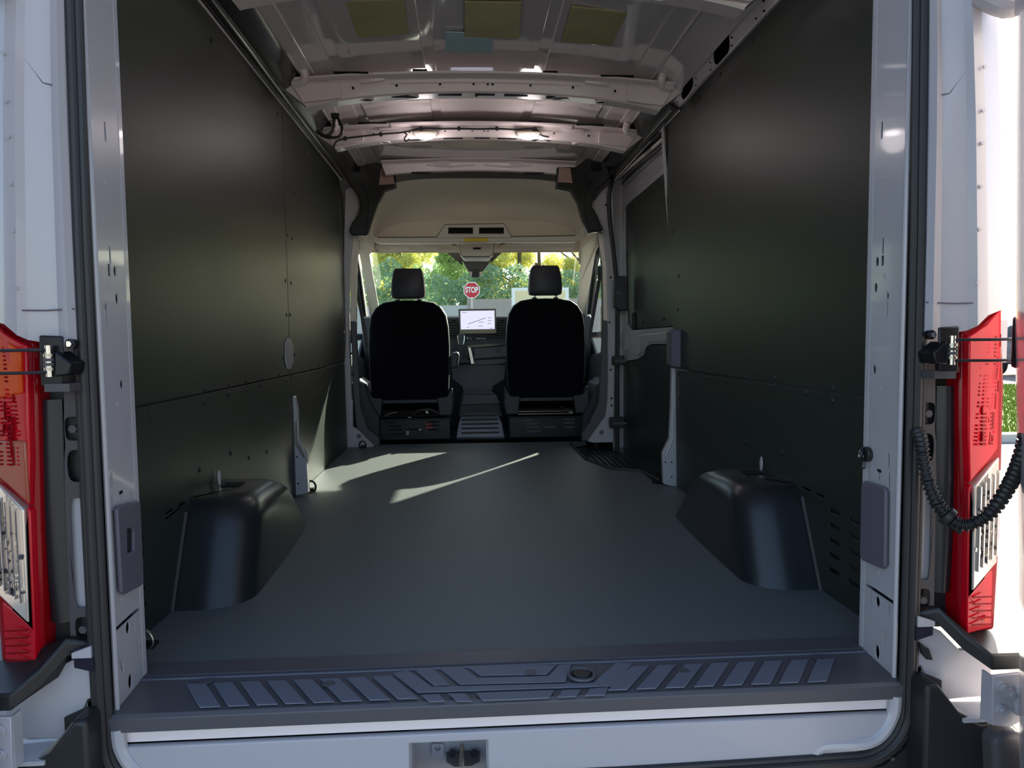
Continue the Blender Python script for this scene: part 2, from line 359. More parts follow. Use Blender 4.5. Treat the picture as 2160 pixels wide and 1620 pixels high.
for Y, zt, zb in bows:
    bo = bow(Y, zt, zb, bowp)
    for x in (-.55, -.37, -.19, -.05, .01, .03, .19, .37, .55, -.66, -.68, .66, .68):
        q = (x/.78)**2; z = (zt-.035*q+zb-.058*q)/2+.004
        MB().cyl((x, Y-.0005, z), (x, Y+.012, z), .0052, 10).build('mounting_hole', dark, bo)
    for x0, x1 in ((-.20, -.10), (-.04, .04), (.08, .18), (.26, .36), (-.40, -.31)):
        xm = (x0+x1)/2; z = zb-.058*(xm/.78)**2+.001
        MB().box(x0, x1, Y+.028, Y+.045, z-.003, z+.003).build('slot', dark, bo)
    for x0, x1 in ((-.30, -.24), (-.62, -.48), (.24, .30), (.48, .62)):
        xm = (x0+x1)/2; q = (xm/.78)**2
        MB().box(x0, x1, Y-.045, Y-.02, zt-.035*q+.012, zt-.035*q+.02).build('upper_slot', dark, bo)
    MB().loft([[V((x, Y-.052, zt-.035*(x/.78)**2+.010)), V((x, Y-.050, zt-.035*(x/.78)**2+.001)), V((x, Y-.014, zt-.035*(x/.78)**2-.004)), V((x, Y-.010, zt-.035*(x/.78)**2+.008))] for x in [-.46+.046*i for i in range(21)]]).build('upper_lip', bowp, bo, bevel=.001)
    MB().tube([(x, Y+.0005, zt-.035*(x/.78)**2-.020) for x in [-.40+.04*i for i in range(21)]], .0028, 6).build('pressed_line', bowp, bo)
    for x in (-.50, -.31, .31, .50):
        z = zb-.058*(x/.78)**2+.001
        MB().tube([(x+.026*math.cos(a*PI/8), Y+.045+.016*math.sin(a*PI/8), z) for a in range(17)], .004, 6, cap=False).build('hole_rim', bowp, bo)
        MB().plate(oval((x, Y+.045, z-.001), X1, Y1, .024, .014, 14), (0, 0, .002)).build('oval_hole', dark, bo)
    for s in (-1, 1):   # ribbed end brackets and stamped blisters
        q = 1.0
        MB().plate([(s*.60, Y-.012, zt-.028), (s*.80, Y-.012, zt-.038), (s*.755, Y-.012, zb-.054), (s*.70, Y-.012, zb-.048), (s*.60, Y-.012, zb-.034)], (0, .012, 0)).build('end_bracket', bowp, bo, bevel=.003)
        MB().tube([(s*.74, Y-.055, zt+.003), (s*.735, Y-.05, zt-.02), (s*.75, Y-.03, zt-.035), (s*.79, Y-.02, zt-.04)], .018, 8, sub=3).build('gusset', bowp, bo)
        MB().tube([(s*.42, Y-.008, zt-.012), (s*.47, Y-.012, zt-.02), (s*.52, Y-.008, zt-.024)], .010, 8, sub=3).build('blister', bowp, bo)
bf = bow(4.50, 1.795, 1.742, bowp, .60, .03, .05, .06, 'cab_header_bow')
for x0, x1 in ((-.42, -.30), (.28, .40)): MB().box(x0, x1, 4.49, 4.52, 1.722, 1.728).build('slot', dark, bf)
for s in (-.18, .18): MB().tube([(s-.15, 4.505, 1.775), (s, 4.505, 1.765), (s+.15, 4.505, 1.775)], .006, 6).build('stamped_bead', bowp, bf)
MB().plate([(-.62, 3.83, 1.806), (.62, 3.83, 1.806), (.62, 4.48, 1.806), (-.62, 4.48, 1.806)], (0, 0, .003)).build('front_roof_panel', roofw, ceiling)
pads = [((722, 5), (853, 0), (862, 72), (755, 80)), ((980, 5), (1100, 7), (1095, 82), (980, 78)), ((1206, 15), (1325, 28), (1290, 97), (1184, 88))]
for q, nm in zip(pads, ('left', 'middle', 'right')):
    MB().plate(pl(q, Z=1.825), (0, 0, .006)).build('mastic_pad', yellow, ceiling, bevel=.001)
MB().plate(pl(((940, 68), (1040, 72), (1038, 112), (940, 110)), Z=1.832), (0, 0, .004)).build('roof_label', cyan, ceiling, label='pale blue sticker on the roof skin')

# ------------------------------------------------------------------ walls
def slot_holes(s):
    L_ = []
    for j, z in enumerate((.235, .195, .155, .115, .075)):
        for i, y in enumerate((1.60, 1.70, 1.80)):
            if s < 0 and i == 2: continue
            L_.append(oval((s*.872, y, z), Y1, Z1, .030, .0062, 14, 6))
    for i, y in enumerate((1.88, 1.96)): L_.append(oval((s*.872, y, .262), Y1, Z1, .028, .004, 10, 3))
    return L_
left = thing('wall_left', (-.9, 3, 0), kind='structure', label='left cargo wall with black liner panels')
right = thing('wall_right', (.9, 3, 0), kind='structure', label='right cargo wall with black liner panels')
for s, W in ((-1, left), (1, right)):
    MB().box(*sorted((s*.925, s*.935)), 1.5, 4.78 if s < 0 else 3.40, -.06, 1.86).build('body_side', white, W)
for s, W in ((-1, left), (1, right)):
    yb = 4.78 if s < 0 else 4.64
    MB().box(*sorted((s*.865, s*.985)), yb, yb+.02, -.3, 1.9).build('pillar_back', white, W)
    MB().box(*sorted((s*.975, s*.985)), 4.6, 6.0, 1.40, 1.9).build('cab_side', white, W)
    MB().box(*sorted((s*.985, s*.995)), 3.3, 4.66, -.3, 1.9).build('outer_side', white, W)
MB().box(-1, 1, 5.74, 5.76, 1.46, 1.9).build('cab_front', white, ceiling)
T = .006
Ys = 3.185       # vertical seam on the left
def pan(W, s, pts, holes=(), name='liner_panel', d=T, x=.872, bev=.0012):
    return MB().plate([(s*x, a, b) for a, b in pts], (s*d, 0, 0), holes).build(name, liner, W, bevel=bev)
# left: the handle holes cut real openings
hh = [V((-.872, p.y, p.z)) for p in pl([(605, 712), (612, 716), (617, 730), (617, 765), (610, 780), (604, 778), (600, 760), (600, 722)], X=-.872)]
pan(left, -1, [(1.52, .553), (Ys-.003, .553), (Ys-.003, 1.706), (2.93, 1.706), (2.16, 1.70), (1.52, 1.70)])
pan(left, -1, [(Ys+.003, .553), (4.58, .553), (4.66, .70), (4.70, 1.35), (4.66, 1.62), (4.50, 1.71), (Ys+.003, 1.706)])
pan(left, -1, [(1.52, .005), (Ys-.003, .005), (Ys-.003, .547), (1.52, .547)], slot_holes(-1))
pan(left, -1, [(Ys+.003, .005), (4.60, .005), (4.58, .547), (Ys+.003, .547)])
MB().plate(hh, (.006, 0, 0)).build('pillar_pad', white, left, bevel=.003, label='white pillar showing through an oval hole in the liner')
# right
pan(right, 1, [(1.52, .553), (3.27, .553), (3.30, .80), (3.36, 1.1), (3.43, 1.5), (3.46, 1.718), (1.52, 1.718)])
pan(right, 1, [(1.52, .005), (3.22, .005), (3.25, .547), (1.52, .547)], slot_holes(1))
scr = {-1: [(607, 395), (621, 407), (606, 496), (616, 502), (602, 592), (614, 597), (604, 664), (612, 664), (598, 755), (621, 749), (589, 792), (637, 780), (657, 776), (671, 773), (687, 770), (701, 767), (714, 765), (637, 797), (656, 792), (671, 789), (686, 786), (701, 782), (714, 778),
            (606, 804), (589, 827), (608, 857), (664, 831), (432, 823), (430, 848), (484, 813), (482, 832), (519, 805), (520, 824), (553, 799), (550, 815), (320, 878), (487, 955), (525, 965), (563, 953), (421, 990), (585, 242), (650, 322), (720, 674), (524, 88), (446, 86)],
       1: [(1432, 582), (1430, 652), (1417, 393), (1420, 488), (1453, 776), (1477, 782), (1493, 787), (1532, 790), (1575, 797), (1635, 800), (1757, 820), (1432, 789), (1453, 806), (1490, 797), (1531, 805), (1574, 810), (1636, 815), (1700, 828), (1756, 845), (1433, 841), (1485, 930), (1573, 934), (1530, 950), (1649, 955), (1475, 205), (1520, 157), (1587, 85)]}
for s, W in ((-1, left), (1, right)):
    first = None
    for u, v in scr[s]:
        p = px(u, v, X=s*.872)
        if first is None:
            p0 = p; first = MB().cyl((p.x, p.y, p.z), (p.x-s*.004, p.y, p.z), .0095, 12, .005).build('liner_screw', blackp, W)
        else: copies(first, [p-p0], W)

# rounded black roof-side trim (left whole length, right along the side door)
def rail(s, y0, y1, W):
    def f(a, b):
        t = b; ang = t*PI*.5
        x = .872-.085*math.sin(ang)-.03*t; z = 1.712+.075*(1-math.cos(ang))+.02*math.sin(PI*t)
        return (s*x, y0+(y1-y0)*a, z)
    MB().grid(f, 10, 12, (0, 0, .004)).build('roof_side_trim', trimk, W)
    MB().tube([(s*.846, y0, 1.722), (s*.846, y1, 1.722)], .018, 12).build('trim_roll', trimk, W)
    MB().tube([(s*.868, y0, 1.708), (s*.868, y1, 1.708)], .005, 8).build('trim_lip', bowp, W)
    MB().grid(lambda a, b: (s*(.757-.045*b), y0+(y1-y0)*a, 1.787+.008*b), 6, 2, (0, 0, .004)).build('roof_rail', bowp, W)
rail(-1, 1.55, 4.62, left)
rail(1, 3.20, 4.62, right)
# right white roof rail with oval openings
A_ = V((.872, 0, 1.722)); B_ = V((.772, 0, 1.802)); rn = (B_-A_).normalized(); nn = rn.cross(Y1).normalized()
def onrail(u, v): return px(u, v, P=A_, N=nn)
L_ = (B_-A_).length
def rp(y, t): return A_+rn*L_*t+Y1*y
holes = []
for q in ([(1537, 66), (1539, 100), (1530, 120), (1511, 138), (1505, 130), (1505, 108), (1513, 86), (1527, 70)], [(1460, 153), (1462, 178), (1454, 196), (1441, 211), (1437, 203), (1437, 184), (1444, 166), (1452, 157)]):
    holes.append(smooth([onrail(*p) for p in q]+[onrail(*q[0])], 3)[:-1])
for (u, v) in ((1467, 166), (1467, 181), (1497, 133), (1498, 148), (1543, 80), (1543, 97), (1423, 200), (1428, 215), (1594, 40), (1413, 235), (1610, 3), (1611, 24)):
    c = onrail(u, v)
    if 0 < (c-A_).dot(rn)/L_ < .95: holes.append(oval(c, Y1, rn, .010, .0045, 8))
MB().plate([rp(1.5, -.25), rp(3.42, -.25), rp(3.42, 1), rp(1.5, 1)], nn*(-.004 if nn.z < 0 else .004), holes).build('roof_rail', bowp, right)
MB().tube([rp(1.5, .98), rp(3.38, .98)], .005, 8).build('rail_bead', bowp, right)
MB().tube([rp(1.5, 0.02), rp(3.40, 0.02)], .004, 8).build('rail_lip', white, right)
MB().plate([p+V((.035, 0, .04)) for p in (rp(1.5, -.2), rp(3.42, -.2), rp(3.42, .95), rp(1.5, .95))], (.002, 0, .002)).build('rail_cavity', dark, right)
# white upright at the rear edge of the side door (right) and its mate (left)
cp = pl([(1418, 776), (1428, 778), (1431, 1030), (1400, 1021), (1398, 955), (1413, 925), (1416, 860)], Y=3.25)
MB().plate(cp, (0, .03, 0)).build('pillar_foot', white, right, bevel=.003)
MB().plate(pl([(1401, 262), (1398, 270), (1401, 330), (1408, 430), (1416, 520), (1423, 600), (1425, 700), (1431, 700), (1429, 600), (1421, 510), (1412, 420), (1405, 320)], Y=3.40), (0, .03, 0)).build('pillar_strip', white, right, bevel=.002)
MB().tube(pl([(1420, 858), (1419, 925), (1405, 962)], Y=3.245), .0035, 8).build('pillar_bead', white, right)
for u, v in ((1417, 975), (1417, 1006), (1404, 975)):
    p = px(u, v, Y=3.249); MB().cyl(p, p+V((0, .01, 0)), .004, 8).build('hole', dark, right)
cl = pl([(613, 834), (621, 837), (627, 865), (627, 920), (632, 938), (645, 960), (647, 985), (650, 1040), (620, 1047), (617, 925)], Y=3.22)
MB().plate(cl, (0, .04, 0)).build('pillar_foot', white, left, bevel=.003)
MB().plate(pl([(622, 890), (625, 890), (626, 930), (643, 962), (640, 966), (622, 935)], Y=3.215), (0, .006, 0)).build('pillar_slot', steel, left)
MB().tube(pl([(627, 885), (629, 925), (646, 962), (646, 975)], Y=3.213), .003, 8).build('pillar_bead', white, left)
for u, v in ((626, 964), (629, 1020)):
    p = px(u, v, Y=3.217); MB().cyl(p, p+V((0, .01, 0)), .004, 8).build('hole', dark, left)

# B pillars at the cab
for s, W in ((-1, left), (1, right)):
    Yb = 4.66 if s < 0 else 4.52
    if s < 0:
        up = [(728, 400), (741, 392), (755, 410), (757, 440), (748, 460), (744, 500), (738, 560), (735, 700), (738, 760), (741, 840), (744, 845), (744, 900), (752, 905), (790, 941), (777, 945), (727, 944), (722, 700)]
    else:
        up = [(1292, 385), (1272, 400), (1252, 425), (1252, 440), (1265, 460), (1272, 495), (1280, 560), (1283, 700), (1283, 800), (1282, 840), (1279, 870), (1276, 880), (1240, 931), (1250, 934), (1294, 933), (1298, 700), (1296, 500)]
    MB().plate(pl(up, Y=Yb), (0, .03, 0)).build('door_pillar', white, W, bevel=.003)
    trimp = [(741, 500), (757, 505), (752, 560), (751, 700), (760, 860), (775, 905), (800, 925), (800, 944), (786, 944), (752, 905), (746, 842), (740, 700), (739, 560)] if s < 0 else [(1263, 495), (1276, 495), (1283, 560), (1285, 700), (1284, 850), (1279, 872), (1243, 930), (1228, 930), (1228, 915), (1245, 890), (1264, 850), (1272, 700), (1270, 560)]
    kk = 6
    MB().plate(pl(trimp, Y=Yb+.035), (0, .05, 0)).build('pillar_trim', dashg, W, bevel=.006)
    bt = [(741, 497), (757, 503), (752, 560), (751, 678), (739, 678), (739, 560)] if s < 0 else [(1262, 493), (1277, 493), (1284, 560), (1285, 678), (1273, 676), (1271, 560)]
    MB().plate(pl(bt, Y=Yb+.030), (0, .02, 0)).build('pillar_trim_upper', beigep, W, bevel=.004)
    for u, v in (((741, 746), (743, 790), (746, 854), (746, 867)) if s < 0 else ((1286, 680), (1288, 585), (1290, 840), (1290, 855), (1288, 780), (1278, 432))):
        p = px(u, v, Y=Yb-.002); MB().cyl(p, p+V((0, .012, 0)), .007, 10).build('hole', dark, W)
    p = px(*((757, 920) if s < 0 else (1269, 912)), Y=Yb-.002); MB().cyl(p, p+V((0, .004, 0)), .015, 14).build('hole_plug', greyc, W)
    # black gusset trim running down from the roof
    g_ = [(727, 372), (760, 332), (775, 340), (832, 352), (836, 396), (812, 404), (797, 430), (783, 470), (775, 497), (742, 496), (736, 486), (742, 470), (757, 452), (760, 425), (748, 402), (735, 388)] if s < 0 else [(1290, 372), (1272, 330), (1248, 326), (1216, 352), (1175, 352), (1172, 398), (1203, 404), (1217, 428), (1228, 465), (1241, 492), (1271, 487), (1272, 482), (1266, 470), (1262, 458), (1250, 436), (1250, 420), (1262, 400), (1280, 383)]
    gz = MB().plate(pl(g_, Y=Yb-.06), (0, .05, 0)).build('gusset_trim', trimk, W, bevel=.008, seg=3, label='black moulded trim between roof and door pillar')
    fo = [(803, 355), (828, 355), (832, 388), (799, 390)] if s < 0 else [(1179, 353), (1203, 354), (1208, 386), (1177, 384)]
    MB().plate(pl(fo, Y=Yb-.068), (0, .012, 0)).build('foam_block', foamm, gz, bevel=.002)
    re = [(741, 343), (760, 345), (760, 362), (741, 361)] if s < 0 else [(1247, 345), (1268, 343), (1270, 360), (1248, 362)]
    MB().plate(pl(re, Y=Yb-.066), (0, .01, 0)).build('clip_recess', dark, gz)
    MB().tube(pl([(750, 380), (770, 400), (779, 430), (777, 465), (768, 495)] if s < 0 else [(1256, 378), (1238, 395), (1229, 430), (1236, 465), (1246, 490)], Y=Yb-.066), .004, 6, sub=4).build('edge_bead', blackp, gz)

# ------------------------------------------------------------------ sliding door (right)
sdr = thing('door_1', (.93, 3.9, 0), kind='structure', label='sliding side door with black blanking panels')
XD = .93
rim = pl([(1308, 385), (1330, 372), (1398, 290), (1475, 240), (1475, 1080), (1330, 1000), (1308, 975)], X=XD)
win_o = pl([(1317, 445), (1320, 434), (1328, 426), (1345, 412), (1412, 356), (1440, 360), (1440, 688), (1332, 697), (1322, 680), (1318, 560)], X=XD)
low_o = pl([(1310, 764), (1345, 757), (1357, 748), (1364, 731), (1374, 726), (1440, 724), (1440, 1030), (1395, 1007), (1340, 992), (1312, 966)], X=XD)
MB().plate(rim, (.03, 0, 0), [win_o, low_o]).build('door_frame', white, sdr, bevel=.004, seg=2)
MB().plate(pl([(1300, 380), (1460, 250), (1460, 1060), (1300, 980)], X=XD+.05), (.01, 0, 0)).build('door_skin', white, sdr)
wp = pl([(1318, 446), (1321, 436), (1329, 428), (1346, 414), (1411, 359), (1440, 362), (1440, 686), (1333, 694), (1323, 678), (1319, 560)], X=XD+.008)
MB().plate(wp, (.005, 0, 0)).build('window_blank_panel', liner, sdr, bevel=.001)
MB().plate(pl([(1311, 766), (1346, 759), (1358, 750), (1365, 733), (1375, 728), (1440, 726), (1440, 1028), (1395, 1005), (1340, 990), (1313, 964)], X=XD+.006), (.005, 0, 0)).build('lower_panel', liner, sdr, bevel=.001)
for u, v in ((1335, 437), (1350, 425), (1378, 407), (1395, 393), (1343, 681), (1356, 679), (1400, 672), (1323, 535), (1339, 768), (1363, 745), (1388, 738), (1406, 700)):
    p = px(u, v, X=XD+.006); MB().cyl(p, p-V((.005, 0, 0)), .010, 10, .006).build('screw', blackp, sdr)
MB().tube(pl([(1404, 300), (1340, 352), (1306, 388), (1299, 420), (1303, 500), (1308, 560)], X=XD-.004), .007, 8, sub=3).build('frame_bead', white, sdr)
MB().tube(pl([(1345, 392), (1402, 348)], X=XD-.002), .006, 8).build('frame_bead', white, sdr)
MB().plate(pl([(1328, 745), (1330, 712), (1352, 706), (1412, 700), (1412, 720), (1370, 722), (1358, 740), (1345, 750)], X=XD-.005), (.01, 0, 0)).build('pressed_ledge', white, sdr, bevel=.004)
for i in range(4):
    MB().tube(pl([(1314+i*3, 700), (1315+i*3, 735+i)], X=XD-.004), .004, 6).build('pressed_bead', white, sdr)
MB().plate(pl([(1333, 662), (1338, 658), (1340, 668), (1340, 694), (1333, 695)], X=XD+.001), (.004, 0, 0)).build('slot', dark, sdr)
# seal and guide brackets on the front edge of the door opening
sg = pl([(1394, 278), (1345, 322), (1300, 362)], X=.875)+pl([(1289, 390), (1284, 425), (1288, 480), (1297, 560), (1302, 640), (1302, 800), (1302, 980)], Y=4.42)
MB().tube(sg, .014, 10, sub=4).build('door_seal', rubber, right)
MB().tube(pl([(1400, 292), (1350, 335), (1306, 373)], X=.89), .010, 8).build('door_track', bowp, right)
MB().tube(pl([(1403, 305), (1352, 350), (1312, 388)], X=.90), .006, 8).build('door_track_lip', blackp, right)
for k_, pts in enumerate(([(1296, 590), (1308, 582), (1324, 583), (1325, 655), (1308, 656), (1296, 646)], [(1294, 752), (1318, 750), (1318, 770), (1294, 771)], [(1288, 882), (1318, 880), (1318, 903), (1288, 904)])):
    b = MB().plate(pl(pts, Y=4.38), (0, .06, 0)).build('seal_bracket', blackp, right, bevel=.006)
    MB().plate(pl([(pts[0][0]+4, (pts[0][1]+pts[-1][1])/2-2), (pts[1][0]+4, (pts[0][1]+pts[-1][1])/2-2), (pts[1][0]+4, (pts[0][1]+pts[-1][1])/2+2), (pts[0][0]+4, (pts[0][1]+pts[-1][1])/2+2)], Y=4.376), (0, .01, 0)).build('bracket_rib', plate_m, b)
gh = thing('grab_handle', px(1426, 735, Y=3.2), 'dark grey pad handle on the edge of the right liner beside the sliding door', 'handle')
MB().plate(pl([(1413, 697), (1420, 694), (1436, 696), (1440, 702), (1440, 770), (1436, 776), (1420, 774), (1412, 770)], Y=3.17), (0, .05, 0)).build('cover', greyc, gh, bevel=.006, seg=3)
MB().plate(pl([(1412, 700), (1416, 700), (1416, 770), (1412, 768)], Y=3.165), (0, .05, 0)).build('side_face', plate_m, gh, bevel=.001)

# ------------------------------------------------------------------ rear opening frame
tr1 = thing('trim_1', (0, 1.4, 0), kind='structure', label='white painted frame of the rear door opening')
def rect3(c, a, b, ra, rb): c = V(c); return [c-a*ra-b*rb, c+a*ra-b*rb, c+a*ra+b*rb, c-a*ra+b*rb]
for s in (-1, 1):
    # jamb face runs from the seal (Y 1.37) to the liner (Y 1.5) at X about .78
    P0 = V((s*.776, 1.372, 0)); P1 = V((s*.783, 1.502, 0)); ah = (P1-P0).normalized()
    def J(u, v): return px(u, v, P=P0, N=V((ah.y, -ah.x, 0)))
    hs = []
    def H(u, v, ra, rb, p=2, n=10): hs.append(oval(J(u, v), ah, Z1, ra, rb, n, p))
    if s < 0:
        for q in ((222, 278, .004, .019, 6), (232, 538, .004, .017, 6), (231, 570, .006, .012, 8), (243, 572, .007, .011, 2), (247, 630, .007, .011, 2), (224, 648, .005, .008, 2), (226, 678, .003, .018, 6), (257, 811, .0075, .010, 2),
                  (236, 1013, .0035, .016, 6), (237, 1060, .0035, .016, 6), (275, 1048, .003, .010, 6), (270, 1324, .009, .012, 2), (283, 1318, .003, .016, 6), (249, 1347, .003, .016, 6), (291, 1353, .004, .005, 2), (292, 1371, .004, .005, 2), (259, 1403, .003, .016, 6), (275, 1437, .009, .016, 2)): H(*q[:4], p=q[4])
        tq = J(257, 1046)
    else:
        for q in ((1860, 275, .004, .018, 6), (1862, 519, .004, .017, 6), (1861, 550, .006, .011, 8), (1850, 552, .0075, .011, 2), (1847, 607, .0075, .011, 2), (1872, 624, .005, .008, 2), (1871, 653, .003, .017, 6), (1844, 780, .0075, .010, 2),
                  (1874, 971, .0035, .016, 6), (1875, 1013, .0035, .016, 6), (1834, 1003, .003, .010, 6), (1851, 1269, .009, .012, 2), (1837, 1262, .003, .016, 6), (1875, 1288, .003, .016, 6), (1866, 1342, .003, .016, 6), (1850, 1375, .009, .016, 2)): H(*q[:4], p=q[4])
        tq = J(1853, 1000)
    hs.append([tq+ah*a*1.0+Z1*b for a, b in ((-.011, .011), (.011, .011), (.011, .004), (.003, .004), (.001, -.012), (-.006, -.012), (-.004, .004), (-.011, .004))])
    z0 = .155
    up_ = [V((P0.x, P0.y, z0)), V((P1.x, P1.y, z0)), V((P1.x, P1.y, 1.30)), V((P1.x+s*.012, P1.y, 1.42)), V((P1.x+s*.03, P1.y, 1.62)), V((P0.x+s*.02, P0.y, 1.62)), V((P0.x, P0.y, 1.3))]
    up_ = [V((P0.x+(p.y-P0.y)*(P1.x-P0.x)/(P1.y-P0.y), p.y, p.z)) for p in up_]
    lo_ = [V((P0.x, P0.y, -.06)), V((P0.x+(.13)*(P1.x-P0.x)/.13, P1.y, -.02)), V((P1.x, P1.y, z0-.008)), V((P0.x, P0.y, z0-.008))]
    hi = [h for h in hs if all(p.z > z0 for p in h)]; lw = [h for h in hs if all(p.z < z0-.01 and p.z > -.02 for p in h)]
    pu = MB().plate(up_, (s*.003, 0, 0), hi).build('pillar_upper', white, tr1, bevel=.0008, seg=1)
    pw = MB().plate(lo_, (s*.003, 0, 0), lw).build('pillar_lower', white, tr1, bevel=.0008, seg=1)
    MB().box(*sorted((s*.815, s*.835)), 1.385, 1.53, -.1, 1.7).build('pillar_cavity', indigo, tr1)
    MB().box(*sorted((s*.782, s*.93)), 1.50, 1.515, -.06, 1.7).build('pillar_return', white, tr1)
    MB().tube([(s*.776, 1.372, -.06), (s*.776, 1.372, 1.62)], .005, 8).build('pillar_edge', white, tr1)
    # boss with round hole pressed proud
    b = rect3(J(*((226, 668) if s < 0 else (1871, 643))), ah, Z1, .011, .032)
    MB().plate([p-X1*s*.002 for p in b], (s*.0018, 0, 0), []).build('pressed_boss', white, tr1, bevel=.0008) if False else None
    for (u, v) in (((222, 384), (229, 603), (248, 854), (258, 1263)) if s < 0 else ((1866, 373), (1867, 582), (1855, 818), (1852, 1208))):
        q = J(u, v); MB().cyl(q, q-X1*s*.0015, .0055, 12).build('weld_nut', white, tr1)
    # outer jamb: vertical folded strips from seal to the outer corner
    prof = [(.797, 1.345), (.806, 1.325), (.828, 1.335), (.872, 1.318), (.882, 1.305), (.906, 1.31), (.955, 1.335), (.985, 1.38), (1.00, 1.45), (1.01, 1.6)]
    def jf(a, b):
        i = a*(len(prof)-1); k = min(int(i), len(prof)-2); t = i-k
        x = prof[k][0]*(1-t)+prof[k+1][0]*t; y = prof[k][1]*(1-t)+prof[k+1][1]*t
        z = (.70+.05*max(0, min(1, (x-.86)/.06)))*(1-b)+1.75*b
        x -= max(0, z-.74)*.05*min(1, (x-.79)/.1) + max(0, z-1.15)*.03
        return (s*x, y, z)
    MB().grid(jf, len(prof)-1, 8, (0, .003, 0)).build('jamb_upper', white, tr1, ang=14)
    MB().grid(lambda a, b: (s*(.797+.19*a), 1.352+.01*a, .645+.085*b), 2, 2, (0, .004, 0)).build('jamb_middle', white, tr1)
    MB().tube([(s*.798, 1.338, 1.155), (s*.83, 1.33, 1.16), (s*.86, 1.315, 1.21)], .0012, 6).build('sealer_line', greyc, tr1)
    MB().tube([(s*.798, 1.335, .765), (s*.845, 1.326, .762), (s*.876, 1.312, .762)], .0015, 6).build('sealer_line', greyc, tr1)
    for z in (.80, .90, .98, 1.06, 1.12, 1.2):
        MB().cyl((s*.878, 1.305, z), (s*.878, 1.302, z), .0035, 8).build('spot_weld', white, tr1)
    # top hinge boss
    MB().tube([(s*.86, 1.30, 1.33), (s*.90, 1.28, 1.30), (s*.93, 1.28, 1.31)], .022, 10, sub=3).build('hinge_boss', white, tr1)
    # lower jamb: black filler, grey slotted plate and white bumper bracket
    MB().plate([(s*.80, 1.375, .10), (s*.92, 1.375, .10), (s*.92, 1.375, .66), (s*.80, 1.375, .66)], (0, .01, 0)).build('lamp_backing', blackp, tr1)
    pts = [(.785, .655), (.835, .655), (.838, .60), (.846, .42), (.849, .12), (.785, .115)]
    hol = [oval((s*.822, 1.358, z), X1, Z1, .017, .022, 14, 4) for z in (.545, .165)]+[oval((s*.822, 1.358, z), X1, Z1, .016, .030, 14, 3) for z in (.475,)]+[oval((s*.826, 1.358, .31), X1, Z1, .011, .105, 18, 6)]
    pm = MB().plate([(s*a, 1.358, b) for a, b in pts], (0, .003, 0), hol).build('slotted_plate', plate_m, tr1, bevel=.001)
    MB().box(*sorted((s*.80, s*.845)), 1.368, 1.372, .2, .42).build('slot_backing', white, tr1)
    for z in (.545, .165):
        MB().cyl((s*.822, 1.364, z), (s*.822, 1.352, z), .008, 6).build('bolt', plate_m, tr1)
    # curved black inner lamp moulding
    MB().grid(lambda a, b: (s*(.843+.04*a+.012*math.sin(PI*b)*a), 1.362-.012*math.sin(PI*a), .60-.42*b), 8, 10).build('lamp_moulding', arch, tr1)
# rear cross member below the sill
def cm(a, b):
    x = -.785+1.57*a
    pr = [(1.352, -.022), (1.360, -.045), (1.366, -.062), (1.356, -.070), (1.352, -.16)]
    i = b*4; k = min(int(i), 3); t = i-k
    return (x, pr[k][0]*(1-t)+pr[k+1][0]*t, pr[k][1]*(1-t)+pr[k+1][1]*t)
oc = pl([(863, 1569), (1029, 1567), (1033, 1660), (863, 1660)], Y=1.352)
MB().grid(cm, 20, 4).build('cross_member_top', white, tr1) if False else None
MB().plate([(-.785, 1.364, -.02), (.785, 1.364, -.02), (.785, 1.364, -.064), (-.785, 1.364, -.064)], (0, .004, 0)).build('cross_member_channel', bowp, tr1)
x0, x1 = oc[0].x, oc[1].x; zt = oc[0].z
MB().plate([(-.785, 1.352, -.068), (.785, 1.352, -.068), (.785, 1.352, -.16), (x1, 1.352, -.19), (x1, 1.352, zt), (x0, 1.352, zt), (x0, 1.352, -.19), (-.785, 1.352, -.19)], (0, .016, 0)).build('cross_member_face', white, tr1, bevel=.003)
MB().box(x0-.0, x1+.0, 1.47, 1.475, -.25, zt+.01).build('latch_pocket', white, tr1)
MB().box(x0, x1, 1.37, 1.47, zt, zt+.004).build('pocket_top', white, tr1)
for x in (x0, x1): MB().box(x-.003, x+.003, 1.37, 1.47, -.25, zt).build('pocket_side', white, tr1)
for s in (-1, 1):
    MB().tube([(s*.768, 1.354, -.03), (s*.764, 1.354, -.07), (s*.74, 1.354, -.112), (s*.70, 1.354, -.13), (s*.62, 1.36, -.135), (s*.60, 1.362, -.16)], .013, 10, sub=4).build('corner_swage', white, tr1)
# striker
lt = thing('latch_striker', (-.115, 1.46, -.15), 'steel latch striker pin on its plate in the pocket under the sill', 'latch')
MB().plate(pl([(941, 1590), (1012, 1587), (1012, 1607), (995, 1616), (958, 1618), (942, 1608)], Y=1.455), (0, .006, 0)).build('base_plate', plate_m, lt, bevel=.001)
MB().tube(pl([(975, 1570), (975, 1612)], Y=1.43), lambda t: .004+.004*t, 12).build('pin', steel, lt)
for u in (954, 1000): q = px(u, 1587, Y=1.455); MB().cyl(q, q-V((0, .008, 0)), .008, 6).build('bolt', blackp, lt)
bk = thing('bracket', px(924, 1585, Y=1.46), 'small pale bracket with a round hole left of the latch pin', 'bracket')
MB().plate(pl([(911, 1570), (936, 1570), (936, 1594), (911, 1596)], Y=1.462), (0, .006, 0), [oval(px(923, 1578, Y=1.462), X1, Z1, .007, .007, 10)]).build('tab', white, bk)

